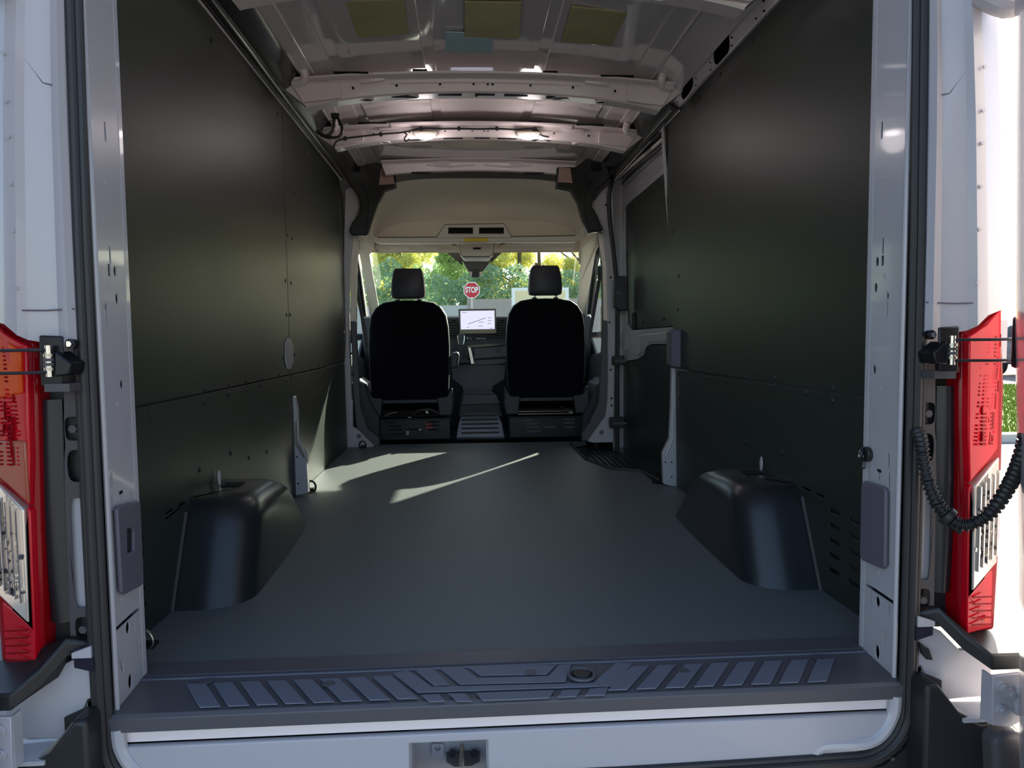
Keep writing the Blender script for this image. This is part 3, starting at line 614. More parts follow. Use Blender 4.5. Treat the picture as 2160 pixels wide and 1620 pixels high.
# seal round the opening
sp = []
for z in (1.66, 1.4, 1.2, .9, .6, .3, .1, 0): sp.append(V((-.785-.002*(1 if z > .5 else 0), 1.352, z)))
sp += [V((-.785+.11*(1-math.cos(a)), 1.352, -.045-.11*math.sin(a))) for a in [i*PI/16 for i in range(0, 9)]]
def sealpath():
    R0 = .10; pts = []
    for i in range(9): a = PI/2*i/8; pts.append((-.787+R0*(1-math.cos(a)), -.058-R0*math.sin(a)))
    L = [(-.772, 1.66), (-.780, 1.3), (-.786, .9), (-.788, .4), (-.788, .1)]+pts
    mid = [(-.45, -.162), (-.2, -.165), (0, -.165)]
    half = L+mid
    return half+[(-x, z) for x, z in reversed(half[:-1])]
sp = sealpath()
ws = thing('weatherstrip', (0, 1.35, -.16), 'black ribbed rubber door seal around the rear opening', 'seal')
cpth = [V((x, 1.352, z)) for x, z in sp]
def off(path, d):
    out = []
    for i, p in enumerate(path):
        t = (path[min(i+1, len(path)-1)]-path[max(i-1, 0)]).normalized(); out.append(p+V((t.z, 0, -t.x))*-d)
    return out
sgn = 1 if (off(cpth, .01)[2].x < cpth[2].x) else -1      # positive offset = outwards
MB().tube(off(cpth, sgn*-.005), .0085, 10).build('inner_lip', rubber, ws)
MB().tube([p+V((0, -.006, 0)) for p in off(cpth, sgn*.006)], .0088, 10).build('bulb', rubber, ws)
MB().tube(off(cpth, sgn*.017), .0085, 10).build('outer_lip', rubber, ws)

# ------------------------------------------------------------------ sill plate
sil = thing('sill_plate', (0, 1.43, 0), 'dark grey ribbed plastic sill plate across the rear opening', 'sill')
body = MB(); body.plate([(x, y, z) for x, y, z in [(-.79, 1.515, .001), (-.79, 1.50, .001), (-.785, 1.352, -.002), (-.785, 1.344, -.008), (-.785, 1.346, -.036), (-.785, 1.36, -.036), (-.785, 1.52, -.02)]], (1.572, 0, 0))
body.build('plate_body', sillk, sil, bevel=.002)
MB().box(-.78, .78, 1.497, 1.503, .001, .004).build('rear_bead', sillk, sil); MB().box(-.78, .78, 1.480, 1.484, .001, .0035).build('rear_bead', padk, sil)
MB().box(-.79, .79, 1.5, 1.56, -.012, .0025).build('rear_flange', sillk, sil)
def pad(pts, m=padk): MB().plate([(a, b, .0005) for a, b in pts], (0, 0, .0028)).build('tread_pad', m, sil, bevel=.0008, seg=1)
for i in range(12):
    if i in (11,): continue
    x = -.679+i*.054
    if x < -.26: pad([(x, 1.455), (x+.040, 1.455), (x+.103, 1.358), (x+.063, 1.358)])
for i in range(10):
    x = .755-i*.0585-.10
    if x > .22: pad([(x, 1.455), (x+.040, 1.455), (x-.030, 1.358), (x-.070, 1.358)])
def cpx(q): return [tuple(px(a/3.086+700, b/3.086+1300, Z=.003)[:2]) for a, b in q]
for q in ([(395, 370), (490, 347), (655, 458), (1700, 432), (1850, 300), (1960, 305), (1830, 452), (560, 495)], [(695, 335), (850, 330), (945, 400), (1410, 388), (1480, 315), (1560, 312), (1520, 425), (835, 442)],
          [(885, 330), (1460, 317), (1400, 376), (965, 384)], [(530, 342), (655, 337), (770, 445), (665, 450)], [(580, 510), (700, 505), (740, 550), (635, 555)], [(755, 500), (870, 500), (915, 550), (815, 552)],
          [(935, 497), (1450, 478), (1410, 530), (985, 547)], [(1500, 480), (1620, 475), (1590, 520), (1470, 525)], [(1680, 470), (1800, 460), (1775, 510), (1645, 515)]):
    pad(cpx(q))
for x, y, r in ((.135, 1.425, .027),):
    MB().tube([(x+r*math.cos(a*PI/12), y+r*math.sin(a*PI/12)*1.0, .004) for a in range(25)], .004, 8, cap=False).build('cap_ring', sillk, sil)
    MB().cyl((x, y, .0005), (x, y, .007), .020, 24, .019).build('round_cap', blackp, sil, bevel=.002)
for x, y in ((.03, 1.445), (.35, 1.425), (-.385, 1.43), (.66, 1.46), (-.64, 1.462)):
    MB().cyl((x, y, .003), (x, y, .0045), .013, 16).build('screw_recess', sillk, sil, bevel=.001)

# ------------------------------------------------------------------ wheel arch covers
def wheel_arch(s):
    t = thing('wheel_arch_cover', (s*.78, 2.3, 0), ('left' if s < 0 else 'right')+' moulded black plastic wheel arch cover standing on the floor mat', 'arch cover')
    H_, R = .262, .072; rings = []
    def ring(z, ins):
        y0 = 1.868+.50*z+.5*ins; y1 = 2.735-1.15*z-1.9*ins-(z/.26)**3*.03; xi = .684+.03*z+ins; xo = .872
        rn = .13; rf = .05; out = [V((s*xo, y0+.0, z))]
        yn = y0
        out.append(V((s*(xi+rn), yn, z)))
        for k in range(1, 9):
            a = PI/2*k/8; out.append(V((s*(xi+rn-rn*math.sin(a)), yn+rn*.85*(1-math.cos(a)), z)))
        for k in range(1, 6): q = k/6; out.append(V((s*(xi+.022*q*q), (yn+rn*.85)*(1-q)+(y1-rf)*q, z)))
        for k in range(0, 7):
            a = PI/2*k/6; out.append(V((s*(xi+.024+rf*(1-math.cos(a))), y1-rf+rf*math.sin(a), z)))
        out.append(V((s*xo, y1, z))); return out
    for z in (0, .03, .07, .11, .15, .19, H_-R): rings.append(ring(z, 0))
    for k in range(1, 9):
        a = PI/2*k/8; rings.append(ring(H_-R+R*math.sin(a), R*(1-math.cos(a))))
    MB().loft(rings).build('shell', arch, t, ang=50)
    MB().plate([(s*.79, 2.18, H_+.001), (s*.845, 2.18, H_+.001), (s*.845, 2.24, H_+.001), (s*.79, 2.24, H_+.001)], (0, 0, .0015)).build('recess_mark', dark, t)
    # thin outer flange against the wall
    MB().tube([(s*.872, 1.868+.5*z-.006, z) for z in (0, .06, .12, .18, .235)], .006, 6).build('edge_flange', plate_m, t)
    k_ = thing('white_clip', (s*.865, 2.12, .28), 'small white plastic clip standing behind the '+('left' if s < 0 else 'right')+' wheel arch cover', 'clip')
    c = px(*((461, 1008) if s < 0 else (1607, 978)), X=s*.862)
    MB().plate(oval(c, Y1, Z1, .010, .024, 14, 1.6), (-s*.004, 0, 0)).build('blade', white, k_, bevel=.001)
    MB().box(*sorted((c.x-.0, c.x-s*.02)), c.y-.035, c.y+.02, c.z-.03, c.z-.024).build('foot', white, k_)
wheel_arch(-1); wheel_arch(1)

# ------------------------------------------------------------------ jamb fittings
for s in (-1, 1):
    if s < 0: q = [(242, 1068), (283, 1057), (288, 1062), (295, 1225), (290, 1236), (256, 1254), (248, 1250), (238, 1075)]
    else: q = [(1824, 1022), (1830, 1014), (1872, 1028), (1876, 1036), (1874, 1194), (1868, 1200), (1826, 1182), (1821, 1172)]
    P0 = V((s*.772, 1.372, 0)); P1 = V((s*.779, 1.502, 0)); N_ = V(((P1-P0).y, -(P1-P0).x, 0))
    pts = [px(u, v, P=P0, N=N_) for u, v in q]
    ac = thing('access_cover', sum(pts, V())/len(pts), ('grey plastic cover with a finger slot on the left white pillar' if s < 0 else 'plain grey plastic cover on the right white pillar'), 'cover')
    hol = [[px(u, v, P=P0, N=N_) for u, v in ((259, 1117), (270, 1113), (274, 1120), (274, 1160), (270, 1165), (260, 1167))]] if s < 0 else []
    MB().plate(pts, (-s*.009, 0, 0), hol).build('cover_plate', greyc, ac, bevel=.0035, seg=3)
    if s < 0: MB().plate([p+V((.0005, 0, 0)) for p in hol[0]], (.001, 0, 0)).build('slot_back', blackp, ac)
# 12 V socket cap on the right pillar
sk = px(1829, 958, X=.776); so_ = thing('power_socket', sk, 'round black 12V socket cap on the right white pillar', 'socket')
MB().cyl(sk+V((.004, 0, 0)), sk+V((-.007, 0, 0)), .0165, 24).build('socket_ring', blackp, so_, bevel=.002)
MB().cyl(sk+V((-.007, 0, 0)), sk+V((-.012, 0.004, 0)), .0135, 24).build('cap', arch, so_, bevel=.002)
mw = Matrix(((0, 0, -1, sk.x-.0125), (-1, 0, 0, sk.y+.003), (0, 1, 0, sk.z), (0, 0, 0, 1)))
text_mesh('lettering', '12V', .010, signw, so_, mw @ Matrix.Translation((0, .004, 0)), .0003); text_mesh('lettering', '180W', .009, signw, so_, mw @ Matrix.Translation((0, -.005, 0)), .0003)
MB().tube([sk+V((-.006, -.003, -.015)), sk+V((-.008, -.006, -.028)), sk+V((-.008, .003, -.031)), sk+V((-.006, .004, -.016))], .0016, 6, sub=3).build('strap', blackp, so_)

rear_doors = {s: thing('door_2' if s < 0 else 'door_3', (s*1.0, 1.2, 0), kind='structure', label=('left' if s < 0 else 'right')+' rear door swung wide open') for s in (-1, 1)}
# tail lamps
for s in (-1, 1):
    side = 'left' if s < 0 else 'right'
    tl = thing('tail_light', (s*.92, 1.34, .1), ('tail lamp with red and amber lens at the left edge of the opening' if s < 0 else 'tall red tail lamp at the right, behind the corrugated cable hose'), 'tail light')
    def lens(name, pts, m, y=1.318, d=.03, **k):
        return MB().plate([(s*a, y+max(0, a-.905)*.35, b) for a, b in pts], (0, d, 0)).build(name, m, tl, bevel=.004, seg=3, **k)
    # housing
    MB().loft([[V((s*a, yy, b)) for a, b in ((.868, .715), (.905, .735), (.952, .77), (.965, .60), (.967, .3), (.962, .105), (.885, .10), (.878, .4))] for yy in (1.335, 1.42)]).build('housing', redd, tl, bevel=.008)
    lens('upper_lens', [(.874, .70), (.908, .72), (.953, .755), (.957, .60), (.958, .475), (.935, .455), (.886, .41), (.880, .5)], red)
    if s < 0:
        lens('amber_lens', [(.882, .69), (.908, .708), (.957, .74), (.957, .60), (.884, .615)], amber, 1.312, .01)
    lens('reflector_lens', [(.893, .405), (.937, .445), (.957, .46), (.960, .245), (.897, .195)], clear, 1.314, .03)
    lens('lower_lens', [(.884, .40), (.890, .41), (.894, .19), (.961, .238), (.960, .112), (.890, .107)], red)
    rr = random.Random(4+s)
    def ly(a): return 1.318+max(0, a-.905)*.35
    g1, g2 = MB(), MB()
    for c in range(5):     # moulded prisms in the upper lens
        a = .898+.0105*c
        for r_ in range(30):
            z = .485+.0075*r_
            if z > .715 or (r_ % 10 == 9) or rr.random() < .12: continue
            (g1 if (c+r_//10) % 2 else g2).box(*sorted((s*a, s*(a+(.0075 if c % 2 else .003)))), ly(a)-.0012, ly(a)+.004, z, z+.0035)
    for i in range(26): a = .900+.05*rr.random(); z = .485+.2*rr.random(); g1.box(*sorted((s*a, s*(a+.002))), ly(a)-.001, ly(a)+.004, z, z+.03*rr.random()+.006)
    g1.build('lens_prisms', redd, tl, kind='stuff'); g2.build('lens_prisms', red, tl, kind='stuff')
    g3, g4 = MB(), MB()
    for i in range(46):
        a = .900+.045*rr.random(); z = .215+.03+.15*rr.random()*(1 if rr.random() < .6 else .3); w_ = .003+.009*rr.random(); h_ = .002+.006*rr.random(); t_ = rr.uniform(-.7, .7)
        u_ = V((math.cos(t_), 0, math.sin(t_))); v__ = V((-math.sin(t_), 0, math.cos(t_)))
        (g3 if i % 2 else g4).plate(rect3(V((s*a, ly(a)-.006, z)), u_, v__, w_/2, h_/2), (0, .003, 0))
    g3.build('reflector_facets', dashg, tl, kind='stuff'); g4.build('reflector_facets', clear, tl, kind='stuff')
    if s < 0: lens('reflection_band', [(.884, .415), (.957, .475), (.957, .53), (.884, .53)], brownrefl, 1.314, .01)  # brownish reflection painted on the lens as a coloured band
    for i in range(5):
        a = .903+.009*i; MB().box(*sorted((s*a, s*(a+.0022))), 1.309, 1.318, .235+.008*i, .405+.008*i).build('chrome_strip', chrome, tl)
    for i in range(5):
        z = .125+.014*i; MB().box(*sorted((s*.90, s*.94)), 1.3155, 1.319, z, z+.002).build('lens_rib', redd, tl)
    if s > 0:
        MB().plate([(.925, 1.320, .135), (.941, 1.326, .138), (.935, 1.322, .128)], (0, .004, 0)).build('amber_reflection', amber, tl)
    # step cap above the bumper
    sc_ = thing('bumper_step', (s*.9, 1.3, .1), 'black plastic step cap under the '+side+' tail lamp', 'step')
    MB().loft([[V((s*a, y_, z)) for a, y_, z in R_] for R_ in (
        [(.80, 1.36, .135), (.845, 1.34, .150), (.87, 1.30, .115), (.905, 1.27, .085), (.99, 1.27, .085), (1.03, 1.33, .10), (1.03, 1.5, .12), (.80, 1.5, .14)],
        [(.80, 1.36, .105), (.845, 1.34, .118), (.87, 1.30, .082), (.905, 1.268, .055), (.99, 1.268, .055), (1.03, 1.33, .07), (1.03, 1.5, .09), (.80, 1.5, .11)])]).build('cap', blackp, sc_, bevel=.004, seg=3)
    # lower white bracket body and black bumper corner
    wb = thing('trim_2' if s < 0 else 'trim_3', (s*.9, 1.36, 0), kind='structure', label='white body corner under the '+side+' step cap')
    MB().plate([(s*a, 1.352, b) for a, b in ((.79, .108), (.80, .128), (.86, .10), (.90, .06), (.97, .06), (.97, -.04), (.86, -.045), (.84, -.02), (.82, .03), (.79, .035))], (0, .01, 0)).build('corner_panel', white, wb, bevel=.002)
    MB().plate([(s*a, 1.335, b) for a, b in ((.80, .14), (.835, .128), (.835, .118), (.80, .118))], (0, .01, 0)).build('corner_lip', white, wb)
    MB().box(*sorted((s*.865, s*.965)), 1.285, 1.36, -.056, -.048).build('corner_ledge', white, wb)
    MB().plate([(s*a, 1.336, b) for a, b in ((.797, .118), (.832, .118), (.832, .10), (.797, .09))], (0, .01, 0)).build('corner_tab', indigo, wb)
    hg = MB().loft([[V((s*a, y_, b)) for a, b in ((.903, .048), (.96, .052), (.975, .03), (.975, -.04), (.94, -.055), (.905, -.05))] for y_ in (1.262, 1.27)]).build('hinge', white, rear_doors[s], bevel=.002)
    MB().loft([[V((s*a, y_, b)) for a, b in ((.945, .03), (1.05, .025), (1.05, -.03), (.945, -.028))] for y_ in (1.25, 1.264)]).build('arm', white, hg, bevel=.004)
    MB().box(*sorted((s*.903, s*.907)), 1.268, 1.292, -.05, .047).build('hinge_web', white, hg)
    for a, b in ((.920, .027), (.938, .013), (.921, -.018)):
        MB().cyl((s*a, 1.263, b), (s*a, 1.256, b), .0105, 16).build('washer', white, hg); MB().cyl((s*a, 1.256, b), (s*a, 1.250, b), .0065, 6).build('bolt', white, hg)
    bp_ = thing('bumper', (s*.95, 1.25, -.2), 'textured black bumper corner at the bottom '+side, 'bumper')
    MB().loft([[V((s*a, y_, b)) for a, b in ((.79, .02), (.815, .022), (.86, -.035), (.905, -.062), (.96, -.06), (.99, -.085), (1.0, -.4), (.79, -.4))] for y_ in (1.29, 1.40)]).build('inner_face', blackp, bp_, bevel=.008, seg=3)
    MB().loft([[V((s*a, y_, b)) for a, b in ((.905, -.075), (.93, -.062), (.965, -.065), (.99, -.09), (1.0, -.14), (1.0, -.4), (.92, -.4), (.912, -.15))] for y_ in (1.255, 1.39)]).build('outer_corner', plate_m, bp_, bevel=.012, seg=3)
    MB().plate([(s*a, 1.345, b) for a, b in ((.79, .03), (.815, .03), (.822, -.05), (.80, -.13), (.74, -.175), (.3, -.20), (.3, -.4), (.86, -.4), (.86, .0))], (0, .006, 0)).build('seal_carrier', blackp, bp_)
    for a, b in ((.806, -.10), (.80, -.02), (.758, -.158)): MB().cyl((s*a, 1.345, b), (s*a, 1.340, b), .004, 8).build('rivet', steel, bp_)
    # door check: bracket, roller, two rods
    dc = thing('door_check', (s*.82, 1.3, .68), 'black steel door check with spring roller and two rods on the '+side+' jamb', 'door check')
    MB().plate([(s*a, 1.305, b) for a, b in ((.805, .716), (.846, .718), (.847, .628), (.809, .626))], (0, .006, 0)).build('bracket_plate', steelk, dc, bevel=.004)
    MB().loft([[V((s*a, 1.29+.05*k, b)) for a, b in ((.785, .668-.0), (.812, .690), (.815, .645), (.79, .648))] for k in (0, 1)]).build('arm', steelk, dc, bevel=.003)
    MB().cyl((s*.8, 1.33, .702), (s*.8, 1.318, .702), .009, 14).build('mount_eye', steelk, dc); MB().cyl((s*.8, 1.318, .702), (s*.8, 1.312, .702), .0055, 6).build('bolt', chrome, dc)
    for z in (.66, .668, .676, .684): MB().cyl((s*.823, 1.292, z-.004), (s*.823, 1.292, z+.0015), .0088, 16).build('spring_coil', steel if z in (.66, .684) else plate_m, dc)
    MB().cyl((s*.823, 1.292, .645), (s*.823, 1.292, .70), .006, 14).build('roller_pin', chrome, dc)
    for z in (.692, .653):
        MB().tube([(s*.822, 1.29, z), (s*.88, 1.27, z), (s*1.02, 1.235, z+.002)], .0028, 8).build('rod', blackp, dc)
    MB().box(*sorted((s*.795, s*.838)), 1.30, 1.36, .618, .632).build('lower_tab', plate_m, dc)

# cable hose on the right jamb
hz = thing('cable_hose', (.82, 1.33, .48), 'black corrugated cable hose looping from the right jamb to the open door', 'hose')
hp = smooth([px(u, v, Y=y) for u, v, y in ((1928, 905, 1.37), (1940, 920, 1.325), (1949, 970, 1.30), (1963, 1030, 1.285), (1990, 1080, 1.27), (2035, 1108, 1.25), (2085, 1085, 1.23), (2125, 1030, 1.2), (2150, 975, 1.17), (2165, 920, 1.15))], 22)
MB().tube(hp, lambda t: .0112+.0020*math.copysign(1, math.sin(t*2*PI*52))*(0 if t < .05 else 1), 14).build('corrugated_tube', blackp, hz, ang=60)
MB().tube([p for p in hp[:int(len(hp)*.47)]], lambda t: .0045, 8).build('side_tube', blackp, hz) if False else None
i = int(len(hp)*.47); MB().tube([hp[i-3], hp[i+3]], .0185, 16).build('clamp', blackp, hz, bevel=.002)
MB().tube([px(1945, 940, Y=1.33)+V((0, 0, 0)), px(1958, 1000, Y=1.315), px(1975, 1060, Y=1.30), px(2000, 1100, Y=1.285), px(2030, 1122, Y=1.268)], .007, 10, sub=5).build('thin_tube', blackp, hz)
tc_ = thing('bracket_clip', px(1952, 1362, Y=1.33), 'crumpled black clip on the white body corner below the right plate', 'clip')
MB().plate(pl([(1936, 1352), (1948, 1362), (1956, 1366), (1964, 1390), (1950, 1388), (1940, 1376)], Y=1.348), (0, -.008, 0)).build('clip_body', blackp, tc_, bevel=.002)

# open rear doors: inner faces stand beyond the frame edges
for s in (-1, 1):
    d = rear_doors[s]
    xs_ = .925 if s < 0 else .895
    if s < 0:
        MB().loft([[V((a+(.028*max(0, min(1, (z-.3)/1.1))), b, z)) for a, b in ((-.925, 1.24), (-.935, 1.16), (-1.08, .95), (-1.12, .97), (-.99, 1.26))] for z in (-.45, .3, .9, 1.7)]).build('door_shell', white, d, bevel=.006, seg=2)
    else:
        rings = []
        for dv, z in ((62, -.5), (26, .3), (0, .706), (-30, 1.4), (-40, 1.75)):
            e = [px(2136+dv, 810, Y=1.24).x, px(2147+dv, 810, Y=1.15).x, px(2190+dv, 810, Y=1.0).x]
            rings.append([V((e[0], 1.24, z)), V((e[1], 1.15, z)), V((e[2], 1.0, z)), V((e[2]+.4, 1.0, z)), V((e[0]+.2, 1.26, z))])
        MB().loft(rings).build('door_shell', white, d, bevel=.006, seg=2)
        cn = [(px(2134, 700, Y=1.24).x, 1.24)]
    if s > 0:
        MB().loft([[V((a, b, z)) for a, b in ((cn[0][0]-.004, 1.238), (cn[0][0]-.004, 1.19), (cn[0][0]+.02, 1.19), (cn[0][0]+.02, 1.238))] for z in (.64, .735)]).build('check_mount', steelk, d, bevel=.006)

# ------------------------------------------------------------------ tie downs, small wiring
def ring_tie(c, r, tilt, label, m=steelk, Y=None):
    t = thing('tie_down_ring', c, label, 'tie-down')
    a = V((math.cos(tilt), math.sin(tilt)*.3, 0)).normalized()
    pts = [V(c)+a*r*.8*math.cos(q*PI/8)+Z1*(r*math.sin(q*PI/8)+r*.6) for q in range(-3, 12)]
    MB().tube(pts, r*.16, 8, sub=2).build('ring', m, t)
    MB().box(c[0]-r*.55, c[0]+r*.55, c[1]-.01, c[1]+.02, c[2], c[2]+r*.5).build('base', m, t, bevel=.003)
    return t
ring_tie(px(655, 1036, Z=.003), .030, .3, 'black tie-down ring on the floor by the left white pillar foot')
ring_tie(px(1385, 1018, Z=.003), .026, .8, 'wire tie-down ring on the floor by the right white pillar foot')
ring_tie(px(765, 944, Z=.003), .026, 0, 'black tie-down ring on the left door pillar base')
ring_tie(px(1262, 930, Z=.003), .022, .9, 'folded black tie-down ring on the right door pillar base')
t = thing('tie_down_ring', px(318, 1365, Z=0), 'pale curved tie-down loop at the left rear floor edge', 'tie-down')
MB().tube(pl([(308, 1330), (318, 1338), (323, 1350), (320, 1362), (314, 1366)], Y=1.58), .0035, 8, sub=4).build('loop', steel, t)
MB().box(*[t.location.x-.02, t.location.x+.01, t.location.y-.01, t.location.y+.02, 0, .008]).build('base', steelk, t)

# ------------------------------------------------------------------ roof lamps and harness
for u, nm in ((897, 'left'), (1115, 'right')):
    c = px(u, 285, Y=3.68); t = thing('roof_lamp', c, 'lit white LED roof lamp, '+nm+' one of the pair under the second roof bow', 'lamp', 'lit roof lamps')
    MB().plate([c+V((a, -.01, b)) for a, b in ((-.062, .012), (-.052, .016), (.052, .016), (.062, .012), (.05, .002), (-.05, .002))], (0, .06, 0)).build('bezel', beigep, t, bevel=.003)
    MB().loft([oval(c+V((0, .02, z)), X1, Y1, a, b, 20, 2.6) for z, a, b in ((.004, .042, .028), (-.008, .038, .024), (-.013, .028, .016))]).build('lens', lampm, t)
    li = bpy.data.lights.new('lamp_glow', 'POINT'); li.energy = .5; li.color = (1, .89, .88); li.shadow_soft_size = .06
    lo = bpy.data.objects.new('lamp_glow', li); C.objects.link(lo); lo.location = c+V((0, -.01, -.05)); adopt(lo, t); lo.location = V(lo.location)
hn = thing('roof_wiring', px(900, 275, Y=3.70), 'thin black wiring loom clipped along the second roof bow', 'wiring')
hpts = [px(u, v, Y=3.705) for u, v in ((703, 312), (710, 298), (728, 292), (750, 289), (803, 283), (850, 279), (888, 271), (930, 271), (970, 271), (1010, 272), (1048, 271), (1088, 273), (1128, 272), (1142, 285), (1158, 289))]
MB().tube(hpts, .0045, 8, sub=4).build('cable', blackp, hn)
for u, v in ((803, 283), (888, 271), (968, 271), (1048, 271), (1128, 272), (728, 292)):
    p = px(u, v, Y=3.70); MB().cyl(p+V((0, .01, 0)), p-V((0, .004, 0)), .010, 10).build('clip', blackp, hn)
MB().tube(pl([(852, 279), (858, 284), (853, 292), (856, 298), (864, 293)], Y=3.69), .004, 8, sub=4).build('hanging_plug', blackp, hn)
h2 = thing('roof_wiring', px(710, 280, Y=3.5), 'black wire bundle hanging in a loop at the left roof corner', 'wiring')
for k_, q in enumerate(([(706, 245), (704, 262), (702, 276), (690, 286), (676, 285)], [(710, 245), (718, 258), (722, 275), (715, 288), (700, 290), (688, 286)], [(703, 246), (706, 258), (706, 268)])):
    MB().tube(pl(q, Y=3.45), .003+.004*(k_ < 2), 8, sub=4).build('cable', blackp, h2)
p = px(707, 245, Y=3.45); MB().box(p.x-.018, p.x+.018, 3.44, 3.47, p.z-.008, p.z+.012).build('connector', blackp, h2)
MB().tube(pl([(668, 276), (684, 287), (700, 290)], Y=3.45), .009, 8, sub=3).build('sleeve', blackp, h2)
h3 = thing('roof_plug', px(1008, 198, Y=3.08), 'small black plug hanging under the first roof bow', 'plug')
MB().tube(pl([(1013, 192), (1009, 198), (1002, 202)], Y=3.09), .007, 8, sub=2).build('plug_body', blackp, h3); MB().box(*[px(975, 192, Y=3.09).x, px(1025, 192, Y=3.09).x, 3.09, 3.12, px(1000, 194, Y=3.09).z, px(1000, 192, Y=3.09).z]).build('tape_strip', blackp, h3)

# ------------------------------------------------------------------ cab: headliner shelf
tr2 = thing('trim_4', (0, 5, 1.5), kind='structure', label='beige headliner with overhead storage shelf')
def head(a, b):
    th = PI*a; x = -math.cos(th); z = math.sin(th)
    Xh = .745*math.copysign(abs(x)**.55, x); zz = 1.36+(.355-.05*b)*z**.5
    y = 4.60+.95*b
    if b > .8: zz -= (b-.8)*1.2*z**.5*.25
    return (Xh*(1+.05*b), y, zz)
MB().grid(head, 40, 12).build('headliner_shell', beige, tr2, ang=60)
MB().plate([head(i/40, 1) for i in range(41)], (0, .01, 0)).build('shelf_back', beige, tr2)
MB().plate(pl([(786, 496), (797, 501), (935, 499), (1065, 499), (1212, 497), (1226, 488), (1228, 500), (1215, 510), (1045, 510), (975, 512), (800, 513), (787, 508)], Y=5.12), (0, .08, 0)).build('shelf_lip', beigep, tr2, bevel=.008)
MB().plate(pl([(937, 473), (1064, 471), (1080, 500), (920, 501)], Y=5.10), (0, .1, 0), [pl([(945, 479), (998, 479), (998, 494), (945, 495)], Y=5.10), pl([(1010, 479), (1063, 479), (1063, 494), (1010, 494)], Y=5.10)]).build('speaker_bin', beigep, tr2, bevel=.004)
MB().box(*[px(943, 480, Y=5.13).x, px(1066, 480, Y=5.13).x, 5.13, 5.14, px(1000, 497, Y=5.13).z, px(1000, 476, Y=5.13).z]).build('bin_dark', dark, tr2)
for x0_, x1_ in ((945, 998), (1010, 1063)):
    q = pl([(x0_, 479), (x1_, 479), (x1_, 494), (x0_, 494)], Y=5.094); MB().tube(q+[q[0]], .004, 6).build('bin_frame', beigep, tr2)
MB().tube(pl([(921, 500.5), (938, 473.5), (1063, 471.5), (1079, 499.5)], Y=5.098), .0025, 6).build('bin_seam', dashg, tr2)
MB().tube(pl([(797, 500.5), (921, 500), (1079, 499), (1213, 496.5)], Y=5.118), .003, 6).build('lip_seam', dashg, tr2)
q = pl([(980, 502), (1030, 502), (1030, 509), (980, 510)], Y=5.105); MB().plate(q, (0, .01, 0)).build('warning_label', yell, tr2, label='yellow warning strip')
# front roof / windshield header
MB().plate(pl([(752, 500), (1262, 492), (1262, 528), (1225, 524), (1000, 527), (790, 532), (756, 536)], Y=5.62), (0, .02, 0)).build('header', beige, tr2)
for s, q in ((-1, [(742, 495), (790, 495), (788, 524), (779, 536), (786, 580), (793, 615), (798, 645), (798, 690), (783, 690), (776, 640), (766, 580), (757, 530), (748, 520)]), (1, [(1222, 488), (1268, 488), (1266, 515), (1256, 530), (1248, 580), (1238, 640), (1232, 690), (1216, 690), (1218, 640), (1222, 600), (1228, 530)])):
    P_ = []
    for u, v in q:
        y = 5.45+max(0, (v-500))/190*.75; P_.append(px(u, v, Y=y))
    MB().plate(P_, (0, .03, 0)).build('windshield_pillar', beigep, tr2, bevel=.004)
# sun visors
for s, q in ((-1, [(790, 519), (797, 515), (945, 513), (962, 518), (976, 528), (810, 529), (792, 526)]), (1, [(1042, 527), (1058, 516), (1070, 512), (1208, 510), (1217, 516), (1208, 524), (1195, 526)])):
    v_ = thing('sun_visor', px(880 if s < 0 else 1130, 520, Y=5.55), ('left' if s < 0 else 'right')+' beige sun visor folded up at the windshield head', 'visor')
    MB().plate(pl(q, Y=5.50), (0, .03, 0)).build('visor_body', beigep, v_, bevel=.006)
    MB().tube(pl([(800, 514.5), (870, 513.3), (945, 512.5), (958, 516), (966, 523)] if s < 0 else [(1052, 521), (1060, 514), (1072, 511), (1140, 510), (1208, 509)], Y=5.51), .005, 6).build('visor_shadow_line', dashm, v_)  # shadow line along the visor top, drawn as a dark tube
    for u0, u1 in (((821, 862), (889, 924)) if s < 0 else ((1148, 1186),)):
        MB().plate(pl([(u0, 521), (u1-2, 520), (u1, 526), (u0+2, 526.5)], Y=5.492), (0, .01, 0)).build('visor_label', paper, v_)
# overhead console
oc_ = thing('overhead_console', px(1008, 525, Y=5.4), 'beige overhead console above the windshield camera', 'console')
MB().plate(pl([(965, 511), (1045, 510), (1040, 538), (1034, 541), (975, 541), (971, 537)], Y=5.36), (0, .12, 0)).build('console_body', beigep, oc_, bevel=.006)
MB().tube(pl([(967, 511), (972, 537), (977, 541.5), (1033, 541), (1039, 537), (1044, 510)], Y=5.362), .003, 6).build('console_seam', dashg, oc_)
MB().plate(pl([(998, 522), (1014, 522), (1014, 526), (998, 526)], Y=5.354), (0, .01, 0)).build('slot', dark, oc_)
MB().plate(pl([(974, 542), (1036, 541), (1031, 549), (981, 549)], Y=5.40), (0, .08, 0)).build('lamp_lens', signw, oc_, bevel=.003)
cm_ = thing('camera_housing', px(1003, 565, Y=5.7), 'dark triangular camera and mirror housing at the top of the windshield', 'camera housing')
MB().plate(pl([(974, 545), (1037, 544), (1030, 558), (1010, 583), (996, 584), (982, 562)], Y=5.66), (0, .06, 0)).build('housing', dashg, cm_, bevel=.004)
MB().plate(pl([(994, 568), (1012, 568), (1015, 578), (1009, 585), (997, 585), (991, 579)], Y=5.645), (0, .02, 0)).build('shroud', dashm, cm_, bevel=.003)
for u in (993, 1014): MB().plate(pl([(u-3, 573), (u+3, 573), (u+2, 583), (u-2, 583)], Y=5.64), (0, .006, 0)).build('bright_face', beigep, cm_)
